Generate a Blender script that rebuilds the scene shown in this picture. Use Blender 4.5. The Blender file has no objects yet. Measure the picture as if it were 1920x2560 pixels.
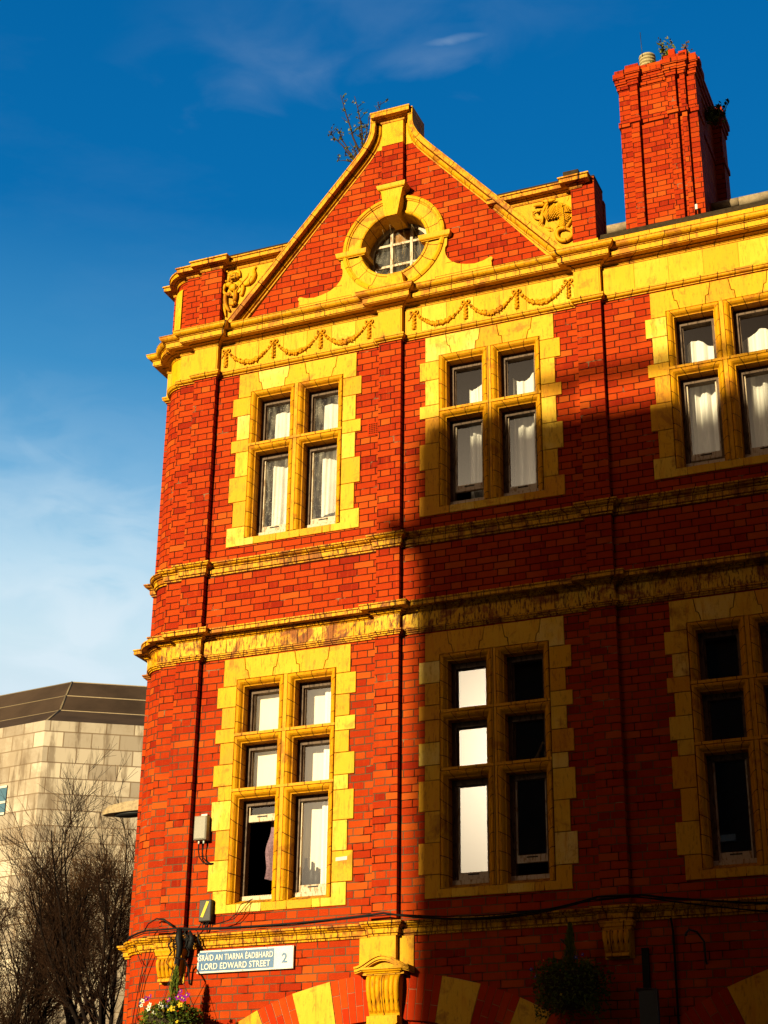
import bpy, bmesh, math, random
from math import sin, cos, tan, pi, radians, floor, sqrt, atan2
from mathutils import Vector, Matrix
random.seed(7)
scene = bpy.context.scene
COL = scene.collection

# ------------------------------------------------------------------ camera
YAW, PIT, ROL = [radians(v) for v in (22.96711, 24.19621, 0.69970)]
CAM = Vector((8.0656, -14.6944, 1.6001))
fw = Vector((-sin(YAW)*cos(PIT), cos(YAW)*cos(PIT), sin(PIT)))
rt0 = Vector((cos(YAW), sin(YAW), 0)); up0 = rt0.cross(fw)
rt = cos(ROL)*rt0 + sin(ROL)*up0; up = -sin(ROL)*rt0 + cos(ROL)*up0
cd = bpy.data.cameras.new('camera'); cam = bpy.data.objects.new('camera', cd); COL.objects.link(cam)
cd.sensor_fit = 'VERTICAL'; cd.sensor_height = 24; cd.lens = 24*4211.47/2560
cd.clip_start = 0.1; cd.clip_end = 3000
m = Matrix((rt, up, -fw)).transposed().to_4x4(); m.translation = CAM
cam.matrix_world = m; scene.camera = cam

# ------------------------------------------------------------------ sun + sky
SUN_AZ, SUN_EL = radians(17.0), radians(16.0)      # left of the facade normal, above the horizon
sdir = Vector((-sin(SUN_AZ)*cos(SUN_EL), -cos(SUN_AZ)*cos(SUN_EL), sin(SUN_EL)))
sl = bpy.data.lights.new('sun', 'SUN'); sl.energy = 5.0; sl.angle = radians(0.65); sl.color = (1.0, 0.88, 0.55)
so = bpy.data.objects.new('sun', sl); COL.objects.link(so)
so.rotation_euler = sdir.to_track_quat('Z', 'Y').to_euler(); so.location = (-20, -60, 40)

world = bpy.data.worlds.new('World'); scene.world = world; world.use_nodes = True
wt = world.node_tree; wn = wt.nodes; wl = wt.links
wn.clear()
wo = wn.new('ShaderNodeOutputWorld'); bg = wn.new('ShaderNodeBackground'); wl.new(bg.outputs[0], wo.inputs[0])
sky = wn.new('ShaderNodeTexSky'); sky.sky_type = 'NISHITA'; sky.sun_disc = False
sky.sun_elevation = SUN_EL; sky.sun_rotation = math.atan2(sdir.x, sdir.y)
sky.air_density = 1.0; sky.dust_density = 0.4; sky.ozone_density = 2.5
bg.inputs['Strength'].default_value = 0.11
tc = wn.new('ShaderNodeTexCoord'); sep = wn.new('ShaderNodeSeparateXYZ'); wl.new(tc.outputs['Generated'], sep.inputs[0])
ramp = wn.new('ShaderNodeValToRGB'); wl.new(sep.outputs['Z'], ramp.inputs[0])
SKYR = [(0.0,(.04,.025,.012)),(0.22,(.08,.055,.035)),(0.27,(.40,.42,.42)),(0.30,(.72,.88,.98)),(0.335,(.68,.89,1.0)),(0.375,(.40,.72,.95)),(0.42,(.20,.52,.84)),(0.48,(.06,.34,.70)),(0.56,(.004,.195,.55)),(0.72,(.0,.150,.47)),(1.0,(.0,.09,.33))]
# towards the low sun the sky is dim warm haze
_n = wn.new('ShaderNodeVectorMath'); _n.operation = 'DOT_PRODUCT'; _n.inputs[1].default_value = (-sin(SUN_AZ), -cos(SUN_AZ), 0); wl.new(tc.outputs['Generated'], _n.inputs[0])
_r = wn.new('ShaderNodeMapRange'); _r.interpolation_type = 'SMOOTHSTEP'; _r.inputs[1].default_value = -.35; _r.inputs[2].default_value = .45; wl.new(_n.outputs['Value'], _r.inputs[0])
sunside = _r.outputs[0]
cr = ramp.color_ramp
while len(cr.elements) > 1: cr.elements.remove(cr.elements[-1])
for i,(p,c) in enumerate(SKYR):
    e = cr.elements[0] if i == 0 else cr.elements.new(p)
    e.position = p; e.color = (*c, 1)
def wmath(op, a, b=None, c=None):
    n = wn.new('ShaderNodeMath'); n.operation = op
    for k, v in enumerate((a, b, c)):
        if v is None: continue
        if isinstance(v, (int, float)): n.inputs[k].default_value = v
        else: wl.new(v, n.inputs[k])
    return n.outputs[0]
# the sky texture's brightness modulates the graded colour of the clear winter sky
lum = wn.new('ShaderNodeRGBToBW'); wl.new(sky.outputs[0], lum.inputs[0])
mul = wn.new('ShaderNodeMix'); mul.data_type = 'RGBA'; mul.blend_type = 'MULTIPLY'; mul.inputs[0].default_value = 1
skl = wmath('POWER', wmath('MULTIPLY', lum.outputs[0], 0.30), 0.25)
comb = wn.new('ShaderNodeCombineColor')
for k in range(3): wl.new(skl, comb.inputs[k])
warm = wn.new('ShaderNodeMix'); warm.data_type = 'RGBA'; wl.new(sunside, warm.inputs[0]); wl.new(ramp.outputs[0], warm.inputs[6]); warm.inputs[7].default_value = (.16, .064, .024, 1)
wl.new(warm.outputs[2], mul.inputs[6]); wl.new(comb.outputs[0], mul.inputs[7])
# thin cirrus wisps
nz = wn.new('ShaderNodeTexNoise'); nz.inputs['Scale'].default_value = 3.2; nz.inputs['Detail'].default_value = 7; nz.inputs['Roughness'].default_value = .62
mp = wn.new('ShaderNodeMapping'); mp.inputs['Scale'].default_value = (1.0, 1.0, 3.4); mp.inputs['Rotation'].default_value = (0.25, -0.3, 0.2); mp.inputs['Location'].default_value = (0.3, 0.12, 0.4)
wl.new(tc.outputs['Generated'], mp.inputs[0]); wl.new(mp.outputs[0], nz.inputs['Vector'])
cl = wmath('MULTIPLY', wmath('MAXIMUM', wmath('SUBTRACT', nz.outputs[0], 0.52), 0), 0.9)
mixc = wn.new('ShaderNodeMix'); mixc.data_type = 'RGBA'
def wisp(dx, dy, dz, sx, sy, rot, seed):
    # a single streak of cirrus around a direction of the sky
    d = Vector((dx, dy, dz)).normalized()
    a = d.cross(Vector((0,0,1))).normalized(); b = a.cross(d).normalized()
    a2 = cos(rot)*a + sin(rot)*b; b2 = -sin(rot)*a + cos(rot)*b
    def dot(v):
        n = wn.new('ShaderNodeVectorMath'); n.operation = 'DOT_PRODUCT'; n.inputs[1].default_value = v
        wl.new(tc.outputs['Generated'], n.inputs[0]); return n.outputs['Value']
    n2 = wn.new('ShaderNodeTexNoise'); n2.inputs['Scale'].default_value = 14; n2.inputs['Detail'].default_value = 8; n2.inputs['Distortion'].default_value = .6
    m2 = wn.new('ShaderNodeMapping'); m2.inputs['Location'].default_value = (seed, 0, 0); m2.inputs['Scale'].default_value = (1,1,2.2)
    wl.new(tc.outputs['Generated'], m2.inputs[0]); wl.new(m2.outputs[0], n2.inputs['Vector'])
    u = wmath('DIVIDE', wmath('ADD', dot(a2), wmath('MULTIPLY', wmath('SUBTRACT', n2.outputs[0], .5), sy*1.5)), sx)
    v = wmath('DIVIDE', wmath('ADD', dot(b2), wmath('MULTIPLY', wmath('SUBTRACT', n2.outputs[0], .5), sy*3.5)), sy)
    r2 = wmath('ADD', wmath('MULTIPLY', u, u), wmath('MULTIPLY', v, v))
    f = wmath('MAXIMUM', wmath('SUBTRACT', 1.0, r2), 0)
    front = wmath('GREATER_THAN', dot(d), 0.5)
    return wmath('MULTIPLY', wmath('MULTIPLY', wmath('POWER', f, 1.6), front), wmath('MULTIPLY', wmath('POWER', n2.outputs[0], 3.0), 4.0))
def pdir(px, py): return fw + rt*(px-960)/4211.47 - up*(py-1280)/4211.47
d1 = pdir(1140, 95); d2 = pdir(1060, 130); d3 = pdir(900, 20)
W1_ = wmath('MULTIPLY', wisp(d1.x, d1.y, d1.z, .020, .003, .12, 1.0), .18)
W2_ = wmath('MULTIPLY', wisp(d2.x, d2.y, d2.z, .050, .012, .25, 4.0), .10)
W3_ = wmath('MULTIPLY', wisp(d3.x, d3.y, d3.z, .15, .05, .1, 8.0), .06)
d4 = pdir(150, 1500); d5 = pdir(120, 1180)
W4_ = wmath('MULTIPLY', wisp(d4.x, d4.y, d4.z, .24, .075, .05, 12.0), .95); W5_ = wmath('MULTIPLY', wisp(d5.x, d5.y, d5.z, .16, .05, -.15, 15.0), .22)
cl = wmath('MINIMUM', wmath('ADD', wmath('ADD', wmath('ADD', wmath('ADD', wmath('MULTIPLY', cl, .12), W1_), W2_), W3_), wmath('ADD', W4_, W5_)), .8)
wl.new(cl, mixc.inputs[0]); wl.new(mul.outputs[2], mixc.inputs[6]); mixc.inputs[7].default_value = (.72, .86, .95, 1)
# Nishita values are physically large: bring the graded colour back to that scale, strength stays ~0.1
mul2 = wn.new('ShaderNodeVectorMath'); mul2.operation = 'SCALE'; mul2.inputs['Scale'].default_value = 4.06
wl.new(mixc.outputs[2], mul2.inputs[0]); # bright hazy aureole around the low sun
_a = wn.new('ShaderNodeVectorMath'); _a.operation = 'DOT_PRODUCT'; _a.inputs[1].default_value = sdir; wl.new(tc.outputs['Generated'], _a.inputs[0])
_ang = wmath('ARCCOSINE', wmath('MINIMUM', _a.outputs['Value'], .99999))
_glow = wmath('MULTIPLY', wmath('EXPONENT', wmath('DIVIDE', _ang, -.060)), 135.0)
_gv = wn.new('ShaderNodeVectorMath'); _gv.operation = 'SCALE'; _gv.inputs[0].default_value = (1, .82, .56); wl.new(_glow, _gv.inputs['Scale'])
_add = wn.new('ShaderNodeVectorMath'); _add.operation = 'ADD'; wl.new(mul2.outputs[0], _add.inputs[0]); wl.new(_gv.outputs[0], _add.inputs[1])
wl.new(_add.outputs[0], bg.inputs['Color'])

vs = scene.view_settings
scene.cycles.diffuse_bounces = 1
vs.view_transform = 'Standard'; vs.look = 'None'; vs.exposure = 1.15; vs.gamma = 1.0; vs.use_curve_mapping = False

# ------------------------------------------------------------------ mesh helper
class MB:
    def __init__(s): s.v = []; s.f = []; s.uv = []; s.t = []; s.tone = 0.5; s.sm = False; s.smooth = []
    def face(s, pts, uv=None):
        b = len(s.v); s.v += [tuple(p) for p in pts]; s.f.append(list(range(b, b+len(pts)))); s.uv.append(uv); s.t.append(s.tone); s.smooth.append(s.sm)
    def mesh(s, verts, faces, uvs=None):
        b = len(s.v); s.v += [tuple(p) for p in verts]
        for i, f in enumerate(faces):
            s.f.append([b+k for k in f]); s.uv.append(uvs[i] if uvs else None); s.t.append(s.tone); s.smooth.append(s.sm)
    def box(s, x0, x1, y0, y1, z0, z1):
        V = [(x0,y0,z0),(x1,y0,z0),(x1,y1,z0),(x0,y1,z0),(x0,y0,z1),(x1,y0,z1),(x1,y1,z1),(x0,y1,z1)]
        s.mesh(V, [(0,3,2,1),(4,5,6,7),(0,1,5,4),(1,2,6,5),(2,3,7,6),(3,0,4,7)])
    def hexa(s, V):
        s.mesh(V, [(0,3,2,1),(4,5,6,7),(0,1,5,4),(1,2,6,5),(2,3,7,6),(3,0,4,7)])
    def prism(s, poly, y0, y1, bev=0.0):
        # poly in xz, anticlockwise seen from the front (-y); y0 front, y1 back
        n = len(poly)
        if bev > 0:
            ins = inset(poly, bev); V = [(x,y0,z) for x,z in ins] + [(x,y0+bev,z) for x,z in poly] + [(x,y1,z) for x,z in poly]
            F = [tuple(range(n))] + [(i,i+n,(i+1)%n+n,(i+1)%n) for i in range(n)] + [(i+n,i+2*n,(i+1)%n+2*n,(i+1)%n+n) for i in range(n)] + [tuple(range(3*n-1,2*n-1,-1))]
        else:
            V = [(x,y0,z) for x,z in poly] + [(x,y1,z) for x,z in poly]
            F = [tuple(range(n))] + [(i,i+n,(i+1)%n+n,(i+1)%n) for i in range(n)] + [tuple(range(2*n-1,n-1,-1))]
        s.mesh(V, F)
    def tube(s, pts, rad, n=6, cap=True):
        pts = [Vector(p) for p in pts]; rings = []
        if not isinstance(rad, (list, tuple)): rad = [rad]*len(pts)
        pu = None
        for i, p in enumerate(pts):
            t = (pts[min(i+1, len(pts)-1)] - pts[max(i-1, 0)]).normalized()
            if pu is None:
                pu = t.cross(Vector((0,0,1)) if abs(t.z) < .9 else Vector((1,0,0))).normalized()
            pu = (pu - t*pu.dot(t)).normalized(); w = t.cross(pu)
            rings.append([p + rad[i]*(cos(2*pi*k/n)*pu + sin(2*pi*k/n)*w) for k in range(n)])
        V = [q for r in rings for q in r]; F = []
        for i in range(len(pts)-1):
            for k in range(n):
                F.append((i*n+k, i*n+(k+1)%n, (i+1)*n+(k+1)%n, (i+1)*n+k))
        if cap: F.append(tuple(range(n-1,-1,-1))); F.append(tuple((len(pts)-1)*n+k for k in range(n)))
        o = s.sm; s.sm = True; s.mesh(V, F); s.sm = o
    def ball(s, c, r, nu=8, nv=6, rot=None):
        rx, ry, rz = r if isinstance(r, (tuple, list)) else (r, r, r)
        V = []; F = []
        for j in range(nv+1):
            th = pi*j/nv
            for i in range(nu):
                ph = 2*pi*i/nu; p = Vector((rx*sin(th)*cos(ph), ry*sin(th)*sin(ph), rz*cos(th)))
                if rot is not None: p = Matrix.Rotation(rot, 3, 'Y') @ p
                V.append(p + Vector(c))
        for j in range(nv):
            for i in range(nu): F.append((j*nu+i, (j+1)*nu+i, (j+1)*nu+(i+1)%nu, j*nu+(i+1)%nu))
        o = s.sm; s.sm = True; s.mesh(V, F); s.sm = o
    def sweep(s, path, prof, capends=True, dz=0.0, u0=0.0, closed=False):
        # path: plan polyline walked so that outward is on its left... profile: (outward d, z)
        n = len(path); P = [Vector((p[0], p[1])) for p in path]; nr = []
        segn = []
        for i in range(n if closed else n-1):
            d = (P[(i+1) % n]-P[i]).normalized(); segn.append(Vector((-d.y, d.x)))
        offs = []
        for i in range(n):
            if closed: a, b = segn[i-1], segn[i]
            else: a = segn[max(i-1, 0)]; b = segn[min(i, n-2)]
            k = 1.0 + a.dot(b)
            offs.append((a+b)/k if k > 1e-4 else a)
        L = [u0]
        for i in range(1, n+(1 if closed else 0)): L.append(L[-1]+(P[i % n]-P[i-1]).length)
        pv = [0.0]
        for j in range(1, len(prof)): pv.append(pv[-1]+sqrt((prof[j][0]-prof[j-1][0])**2+(prof[j][1]-prof[j-1][1])**2))
        z0 = prof[0][1]
        V = []; m = len(prof)
        for i in range(n):
            for (d, z) in prof: q = P[i]+offs[i]*d; V.append((q.x, q.y, z+dz))
        F = []; UV = []
        for i in range(n if closed else n-1):
            i2 = (i+1) % n
            for j in range(m-1):
                F.append((i*m+j, i2*m+j, i2*m+j+1, i*m+j+1))
                UV.append([(L[i], z0+pv[j]), (L[i+1], z0+pv[j]), (L[i+1], z0+pv[j+1]), (L[i], z0+pv[j+1])])
        if capends and not closed:
            F.append(tuple(range(m))); UV.append(None); F.append(tuple((n-1)*m+j for j in range(m-1,-1,-1))); UV.append(None)
        s.mesh(V, F, UV)
    def holed(s, outer, holes, y, flip=False):
        bm = bmesh.new(); ed = []
        for loop in [outer]+holes:
            vs_ = [bm.verts.new((x, y, z)) for x, z in loop]
            for i in range(len(vs_)): ed.append(bm.edges.new((vs_[i], vs_[(i+1) % len(vs_)])))
        bmesh.ops.triangle_fill(bm, use_beauty=True, use_dissolve=False, edges=ed)
        bm.verts.index_update(); V = [v.co[:] for v in bm.verts]; F = [[v.index for v in f.verts] for f in bm.faces]
        bm.free(); s.mesh(V, F)
    def build(s, name, mat, parent=None, recalc=True, label=None):
        me = bpy.data.meshes.new(name); me.from_pydata(s.v, [], s.f)
        uvl = me.uv_layers.new(name='UVMap')
        at = me.attributes.new('tone', 'FLOAT', 'FACE')
        for p in me.polygons:
            uv = s.uv[p.index]; at.data[p.index].value = s.t[p.index]; p.use_smooth = s.smooth[p.index]
            nn = p.normal
            for k, li in enumerate(p.loop_indices):
                if uv is not None: uvl.data[li].uv = uv[k]
                else:
                    co = me.vertices[me.loops[li].vertex_index].co
                    a = (abs(nn.x), abs(nn.y), abs(nn.z)); mx = max(a)
                    if a[1] == mx: uvl.data[li].uv = (co.x, co.z)
                    elif a[0] == mx: uvl.data[li].uv = (co.y+.056, co.z)
                    else: uvl.data[li].uv = (co.x, co.y)
        if recalc:
            bm = bmesh.new(); bm.from_mesh(me); bmesh.ops.recalc_face_normals(bm, faces=bm.faces); bm.to_mesh(me); bm.free()
        if mat: me.materials.append(mat)
        o = bpy.data.objects.new(name, me); COL.objects.link(o)
        if parent is not None: attach(o, parent)
        if label: o['label'] = label
        return o
WLOC = {}
def attach(o, parent):
    o.parent = parent
    loc = WLOC.get(parent.name, Vector((0,0,0)))
    if loc.length: o.matrix_parent_inverse = Matrix.Translation(-loc)
    WLOC[o.name] = Vector((0,0,0))
def thing(name, label, cat, loc=(0,0,0), group=None):
    o = bpy.data.objects.new(name, None); COL.objects.link(o); o.location = loc; o.empty_display_size = .3
    o['label'] = label; o['category'] = cat; WLOC[o.name] = Vector(loc)
    if group: o['group'] = group
    return o
def tag(o, label, cat, group=None, kind=None):
    if label: o['label'] = label
    if cat: o['category'] = cat
    if group: o['group'] = group
    if kind: o['kind'] = kind
    return o
def inset(poly, d):
    n = len(poly); out = []
    for i in range(n):
        a = Vector(poly[i-1]); b = Vector(poly[i]); c = Vector(poly[(i+1) % n])
        e1 = (b-a).normalized(); e2 = (c-b).normalized()
        n1 = Vector((-e1.y, e1.x)); n2 = Vector((-e2.y, e2.x)); k = 1+n1.dot(n2)
        q = b + (n1+n2)/max(k, .2)*d; out.append((q.x, q.y))
    return out
def rect(x0, x1, z0, z1): return [(x0,z0),(x1,z0),(x1,z1),(x0,z1)]

# ------------------------------------------------------------------ materials
class NT:
    def __init__(s, name):
        s.m = bpy.data.materials.new(name); s.m.use_nodes = True; s.t = s.m.node_tree; s.n = s.t.nodes; s.l = s.t.links
        s.b = s.n['Principled BSDF']; s.out = s.n['Material Output']
    def link(s, a, b): s.l.new(a, b)
    def new(s, t, **k):
        n = s.n.new(t)
        for a, v in k.items():
            if hasattr(n, a): setattr(n, a, v)
            else: n.inputs[a].default_value = v
        return n
    def math(s, op, *a):
        n = s.n.new('ShaderNodeMath'); n.operation = op
        for k, v in enumerate(a):
            if isinstance(v, (int, float)): n.inputs[k].default_value = v
            else: s.l.new(v, n.inputs[k])
        return n.outputs[0]
    def mix(s, f, a, b, blend='MIX'):
        n = s.n.new('ShaderNodeMix'); n.data_type = 'RGBA'; n.blend_type = blend
        for k, v in ((0, f), (6, a), (7, b)):
            if isinstance(v, (int, float)): n.inputs[k].default_value = v
            elif isinstance(v, tuple): n.inputs[k].default_value = (*v, 1)
            else: s.l.new(v, n.inputs[k])
        return n.outputs[2]
    def noise(s, vec, scale, detail=4, rough=.5, dist=0):
        n = s.new('ShaderNodeTexNoise'); n.inputs['Scale'].default_value = scale; n.inputs['Detail'].default_value = detail
        n.inputs['Roughness'].default_value = rough; n.inputs['Distortion'].default_value = dist
        if vec is not None: s.l.new(vec, n.inputs['Vector'])
        return n.outputs[0]
    def ramp(s, f, stops):
        n = s.n.new('ShaderNodeValToRGB'); s.l.new(f, n.inputs[0]); c = n.color_ramp
        while len(c.elements) > 1: c.elements.remove(c.elements[-1])
        for i, (p, col) in enumerate(stops):
            e = c.elements[0] if i == 0 else c.elements.new(p); e.position = p; e.color = (*col, 1) if len(col) == 3 else col
        return n.outputs[0]
    def scalevec(s, vec, sc):
        n = s.n.new('ShaderNodeMapping'); n.inputs['Scale'].default_value = sc; s.l.new(vec, n.inputs[0]); return n.outputs[0]
    def obj(s): return s.new('ShaderNodeTexCoord').outputs['Object']
    def geo(s): return s.new('ShaderNodeNewGeometry').outputs['Position']
    def uv(s): return s.new('ShaderNodeTexCoord').outputs['UV']
    def step(s, x, a, b):
        n = s.n.new('ShaderNodeMapRange'); n.interpolation_type = 'SMOOTHSTEP'
        s.l.new(x, n.inputs[0]); n.inputs[1].default_value = a; n.inputs[2].default_value = b; return n.outputs[0]
    def bump(s, h, strength=.5, dist=.01):
        n = s.n.new('ShaderNodeBump'); n.inputs['Strength'].default_value = strength; n.inputs['Distance'].default_value = dist
        s.l.new(h, n.inputs['Height']); s.l.new(n.outputs[0], s.b.inputs['Normal'])
    def fin(s, col=None, rough=.6, spec=.3, metal=0):
        if col is not None:
            if isinstance(col, tuple): s.b.inputs['Base Color'].default_value = (*col, 1)
            else: s.l.new(col, s.b.inputs['Base Color'])
        if isinstance(rough, (int, float)): s.b.inputs['Roughness'].default_value = rough
        else: s.l.new(rough, s.b.inputs['Roughness'])
        s.b.inputs['Specular IOR Level'].default_value = spec; s.b.inputs['Metallic'].default_value = metal
        return s.m

def brick_material(name, uoff=0.0, rot=False, dark=1.0, mode='flemish'):
    N = NT(name); uv = N.uv(); pos = N.geo()
    wob = N.noise(pos, 9, 2); wob2 = N.noise(pos, 31, 2)
    sp = N.new('ShaderNodeSeparateXYZ'); N.link(uv, sp.inputs[0])
    u = N.math('ADD', sp.outputs[0], N.math('MULTIPLY', N.math('SUBTRACT', wob2, .5), .010))
    v = N.math('ADD', sp.outputs[1], N.math('MULTIPLY', N.math('SUBTRACT', wob, .5), .010))
    P = .3375; H = .075
    rf = N.math('DIVIDE', v, H); row = N.math('FLOOR', rf); fv = N.math('FRACT', rf)
    odd = N.math('MODULO', N.math('ADD', row, 1000), 2)
    jit = N.new('ShaderNodeTexWhiteNoise'); jit.noise_dimensions = '1D'; N.link(row, jit.inputs['W'])
    uu = N.math('ADD', N.math('DIVIDE', N.math('ADD', N.math('ADD', u, uoff), N.math('ADD', N.math('MULTIPLY', odd, P/2), N.math('MULTIPLY', jit.outputs['Value'], .03))), P), 50.0)
    cell = N.math('FLOOR', uu); t = N.math('FRACT', uu)
    isH = N.math('GREATER_THAN', t, .6667)
    sl_ = N.math('MULTIPLY', N.math('SUBTRACT', t, N.math('MULTIPLY', isH, .6667)), P)
    ln = N.math('SUBTRACT', .225, N.math('MULTIPLY', isH, .1125))
    dh = N.math('MINIMUM', sl_, N.math('SUBTRACT', ln, sl_))
    dv = N.math('MULTIPLY', N.math('MINIMUM', fv, N.math('SUBTRACT', 1.0, fv)), H)
    d = N.math('MINIMUM', dh, dv)
    mort = N.math('SUBTRACT', 1.0, N.step(d, .0026, .0064))
    wn_ = N.new('ShaderNodeTexWhiteNoise'); wn_.noise_dimensions = '2D'
    cb = N.new('ShaderNodeCombineXYZ'); N.link(N.math('ADD', N.math('MULTIPLY', cell, 2), isH), cb.inputs[0]); N.link(row, cb.inputs[1])
    N.link(cb.outputs[0], wn_.inputs['Vector'])
    r = N.math('ADD', wn_.outputs['Value'], N.math('MULTIPLY', N.math('SUBTRACT', N.noise(pos, 1.3, 3), .5), .5))
    k = dark
    col = N.ramp(r, [(-.0, (.17*k, .008*k, .0004)), (.08, (.22*k, .013*k, .0004)), (.26, (.255*k, .0185*k, .0005)), (.50, (.275*k, .0235*k, .0008)), (.84, (.295*k, .031*k, .001)), (1.0, (.33*k, .055*k, .004))])
    streak = N.noise(N.scalevec(pos, (14, 14, 1.2)), 3.0, 4, .6)
    col = N.mix(N.math('MULTIPLY', N.step(streak, .5, .78), .5), col, (.35*k, .042*k, .0015))
    stain = N.noise(pos, .9, 5, .6)
    col = N.mix(N.math('MULTIPLY', N.step(stain, .52, .74), .5), col, (.13*k, .006*k, .0005))
    fine = N.noise(pos, 160, 3, .7)
    col = N.mix(N.math('MULTIPLY', N.math('ABSOLUTE', N.math('SUBTRACT', fine, .5)), .9), col, (.15*k, .007*k, .0005))
    # pale flaked spots
    fl = N.noise(pos, 7.0, 4, .7)
    col = N.mix(N.step(fl, .735, .77), col, (.42, .17, .04))
    pz = N.new('ShaderNodeSeparateXYZ'); N.link(pos, pz.inputs[0])
    low = N.math('SUBTRACT', 1.0, N.step(N.math('ADD', pz.outputs[2], N.math('MULTIPLY', N.noise(pos, 1.1, 3), 2.2)), 6.6, 9.2))
    mcol = N.mix(low, (.018, .003, .001), (.085, .05, .025))
    mcol = N.mix(N.step(N.noise(pos, 5.0, 3, .6), .60, .70), mcol, (.17, .115, .06))
    mcol = N.mix(N.step(N.noise(pos, 2.6, 3, .6), .5, .62), mcol, (.015, .003, .001))
    col = N.mix(mort, col, mcol)
    h = N.math('ADD', N.math('MULTIPLY', N.math('SUBTRACT', 1.0, mort), 1.0), N.math('MULTIPLY', fine, .35))
    h = N.math('ADD', h, N.math('MULTIPLY', wn_.outputs['Value'], .45))
    N.bump(h, .75, .006)
    return N.fin(col, .8, .06)

def stone_material(name, joint=0.0, stain=.35, tint=1.0, dirty_top=False):
    off = .055*max(0, stain-.5)*2
    N = NT(name); pos = N.geo()
    at = N.new('ShaderNodeAttribute'); at.attribute_name = 'tone'
    n1 = N.noise(pos, 2.6, 5, .6, .3); n2 = N.noise(N.scalevec(pos, (10, 10, 1.6)), 2.2, 4, .6)
    f = N.math('ADD', N.math('MULTIPLY', at.outputs['Fac'], .72), N.math('MULTIPLY', n1, .38))
    col = N.ramp(f, [(.05, (.40*tint, .125*tint, .002)), (.30, (.48*tint, .195*tint, .002)), (.60, (.53*tint, .255*tint, .002)), (.80, (.57*tint, .33*tint, .022)), (.95, (.60*tint, .42*tint, .12))])
    col = N.mix(N.math('MULTIPLY', N.step(n2, .50, .72), .45), col, (.42, .130, .003))
    sfac = N.noise(pos, 3.4, 6, .68, .5)
    col = N.mix(N.math('MULTIPLY', N.step(sfac, .545-off, .665-off), min(1, stain*1.15)), col, (.20, .055, .004))
    s2 = N.noise(N.scalevec(pos, (22, 22, 5)), 2.0, 5, .7)
    col = N.mix(N.math('MULTIPLY', N.step(s2, .535-off, .665-off), stain*.95), col, (.07, .018, .002))
    crz = N.noise(pos, 90, 3, .6)
    col = N.mix(N.math('MULTIPLY', N.math('ABSOLUTE', N.math('SUBTRACT', crz, .5)), .45), col, (.30, .10, .004))
    h = N.math('ADD', N.math('MULTIPLY', n1, .6), N.math('MULTIPLY', crz, .12))
    if joint > 0:
        sp = N.new('ShaderNodeSeparateXYZ'); N.link(N.uv(), sp.inputs[0])
        t = N.math('FRACT', N.math('DIVIDE', N.math('ADD', sp.outputs[0], 20.03), joint))
        dj = N.math('MULTIPLY', N.math('MINIMUM', t, N.math('SUBTRACT', 1.0, t)), joint)
        mj = N.math('SUBTRACT', 1.0, N.step(dj, .0022, .0060))
        wnn = N.new('ShaderNodeTexWhiteNoise'); wnn.noise_dimensions = '1D'; N.link(N.math('FLOOR', N.math('DIVIDE', N.math('ADD', sp.outputs[0], 20.03), joint)), wnn.inputs['W'])
        col = N.mix(N.math('MULTIPLY', wnn.outputs['Value'], .28), col, (.50, .17, .006))
        col = N.mix(mj, col, (.03, .008, .001))
        h = N.math('SUBTRACT', h, N.math('MULTIPLY', mj, .8))
    N.bump(h, .5, .006)
    return N.fin(col, N.math('ADD', .45, N.math('MULTIPLY', n1, .2)), .07)

def plain(name, col, rough=.6, spec=.3, var=.15, scale=12, metal=0, bump=.2):
    col = tuple(x*.60 for x in col); spec *= .5
    N = NT(name); pos = N.geo(); n = N.noise(pos, scale, 5, .6)
    c = N.mix(N.math('MULTIPLY', N.step(n, .35, .75), var*2), col, tuple(x*.45 for x in col))
    N.bump(n, bump, .004); return N.fin(c, rough, spec, metal)

M = {}
M['brick'] = brick_material('red_brick'); M['brick_p'] = brick_material('red_brick_pier', .09)
M['brick_side'] = brick_material('red_brick_curved', .2)
M['stone'] = stone_material('glazed_terracotta', 0, .48); M['stone_band'] = stone_material('terracotta_band', .148, 1.0)
M['stone_cornice'] = stone_material('terracotta_cornice', .30, .68); M['stone_mould'] = stone_material('terracotta_moulding', .18, .6)
M['stone_dirty'] = stone_material('stained_terracotta', 0, 1.0); M['stone_frieze'] = stone_material('terracotta_frieze', 0, .38)
M['stone_coping'] = stone_material('terracotta_coping', .33, .8)
M['soot'] = plain('sooty_joint', (.05, .016, .003), .9, .1)
M['weathered'] = plain('mossy_weathered_coping', (.055, .035, .018), .95, .1, .4, 20)
M['slate'] = plain('roof_slate', (.05, .045, .04), .7, .3, .3, 5)
M['ridge'] = plain('pale_ridge_tile', (.42, .30, .17), .8, .2, .35, 14)
M['lead'] = plain('grey_lead', (.22, .22, .22), .5, .4)
M['interior'] = plain('dark_room', (.06, .045, .035), .9, .1)
M['black'] = plain('black_plastic', (.018, .017, .016), .5, .3)
M['cable'] = plain('black_cable', (.010, .009, .009), .6, .2)
M['greybox'] = plain('grey_painted_metal', (.38, .33, .25), .5, .3, .15, 6)
M['darkbox'] = plain('dark_box_metal', (.06, .05, .04), .5, .3)
M['yellow'] = plain('yellow_tape', (.85, .60, .02), .5, .3)
M['white'] = plain('white_enamel', (.82, .76, .62), .35, .4, .12, 8)
M['blue'] = plain('blue_enamel', (.001, .095, .27), .3, .4, .06, 8)
M['metal'] = plain('dark_iron', (.03, .03, .03), .45, .5)
M['cloth'] = plain('grey_cloth', (.05, .05, .055), .9, .1)
M['plum'] = plain('patterned_cloth', (.30, .17, .20), .9, .1, .5, 60)
M['sticker'] = plain('white_paper', (.80, .74, .62), .7, .1)
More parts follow.
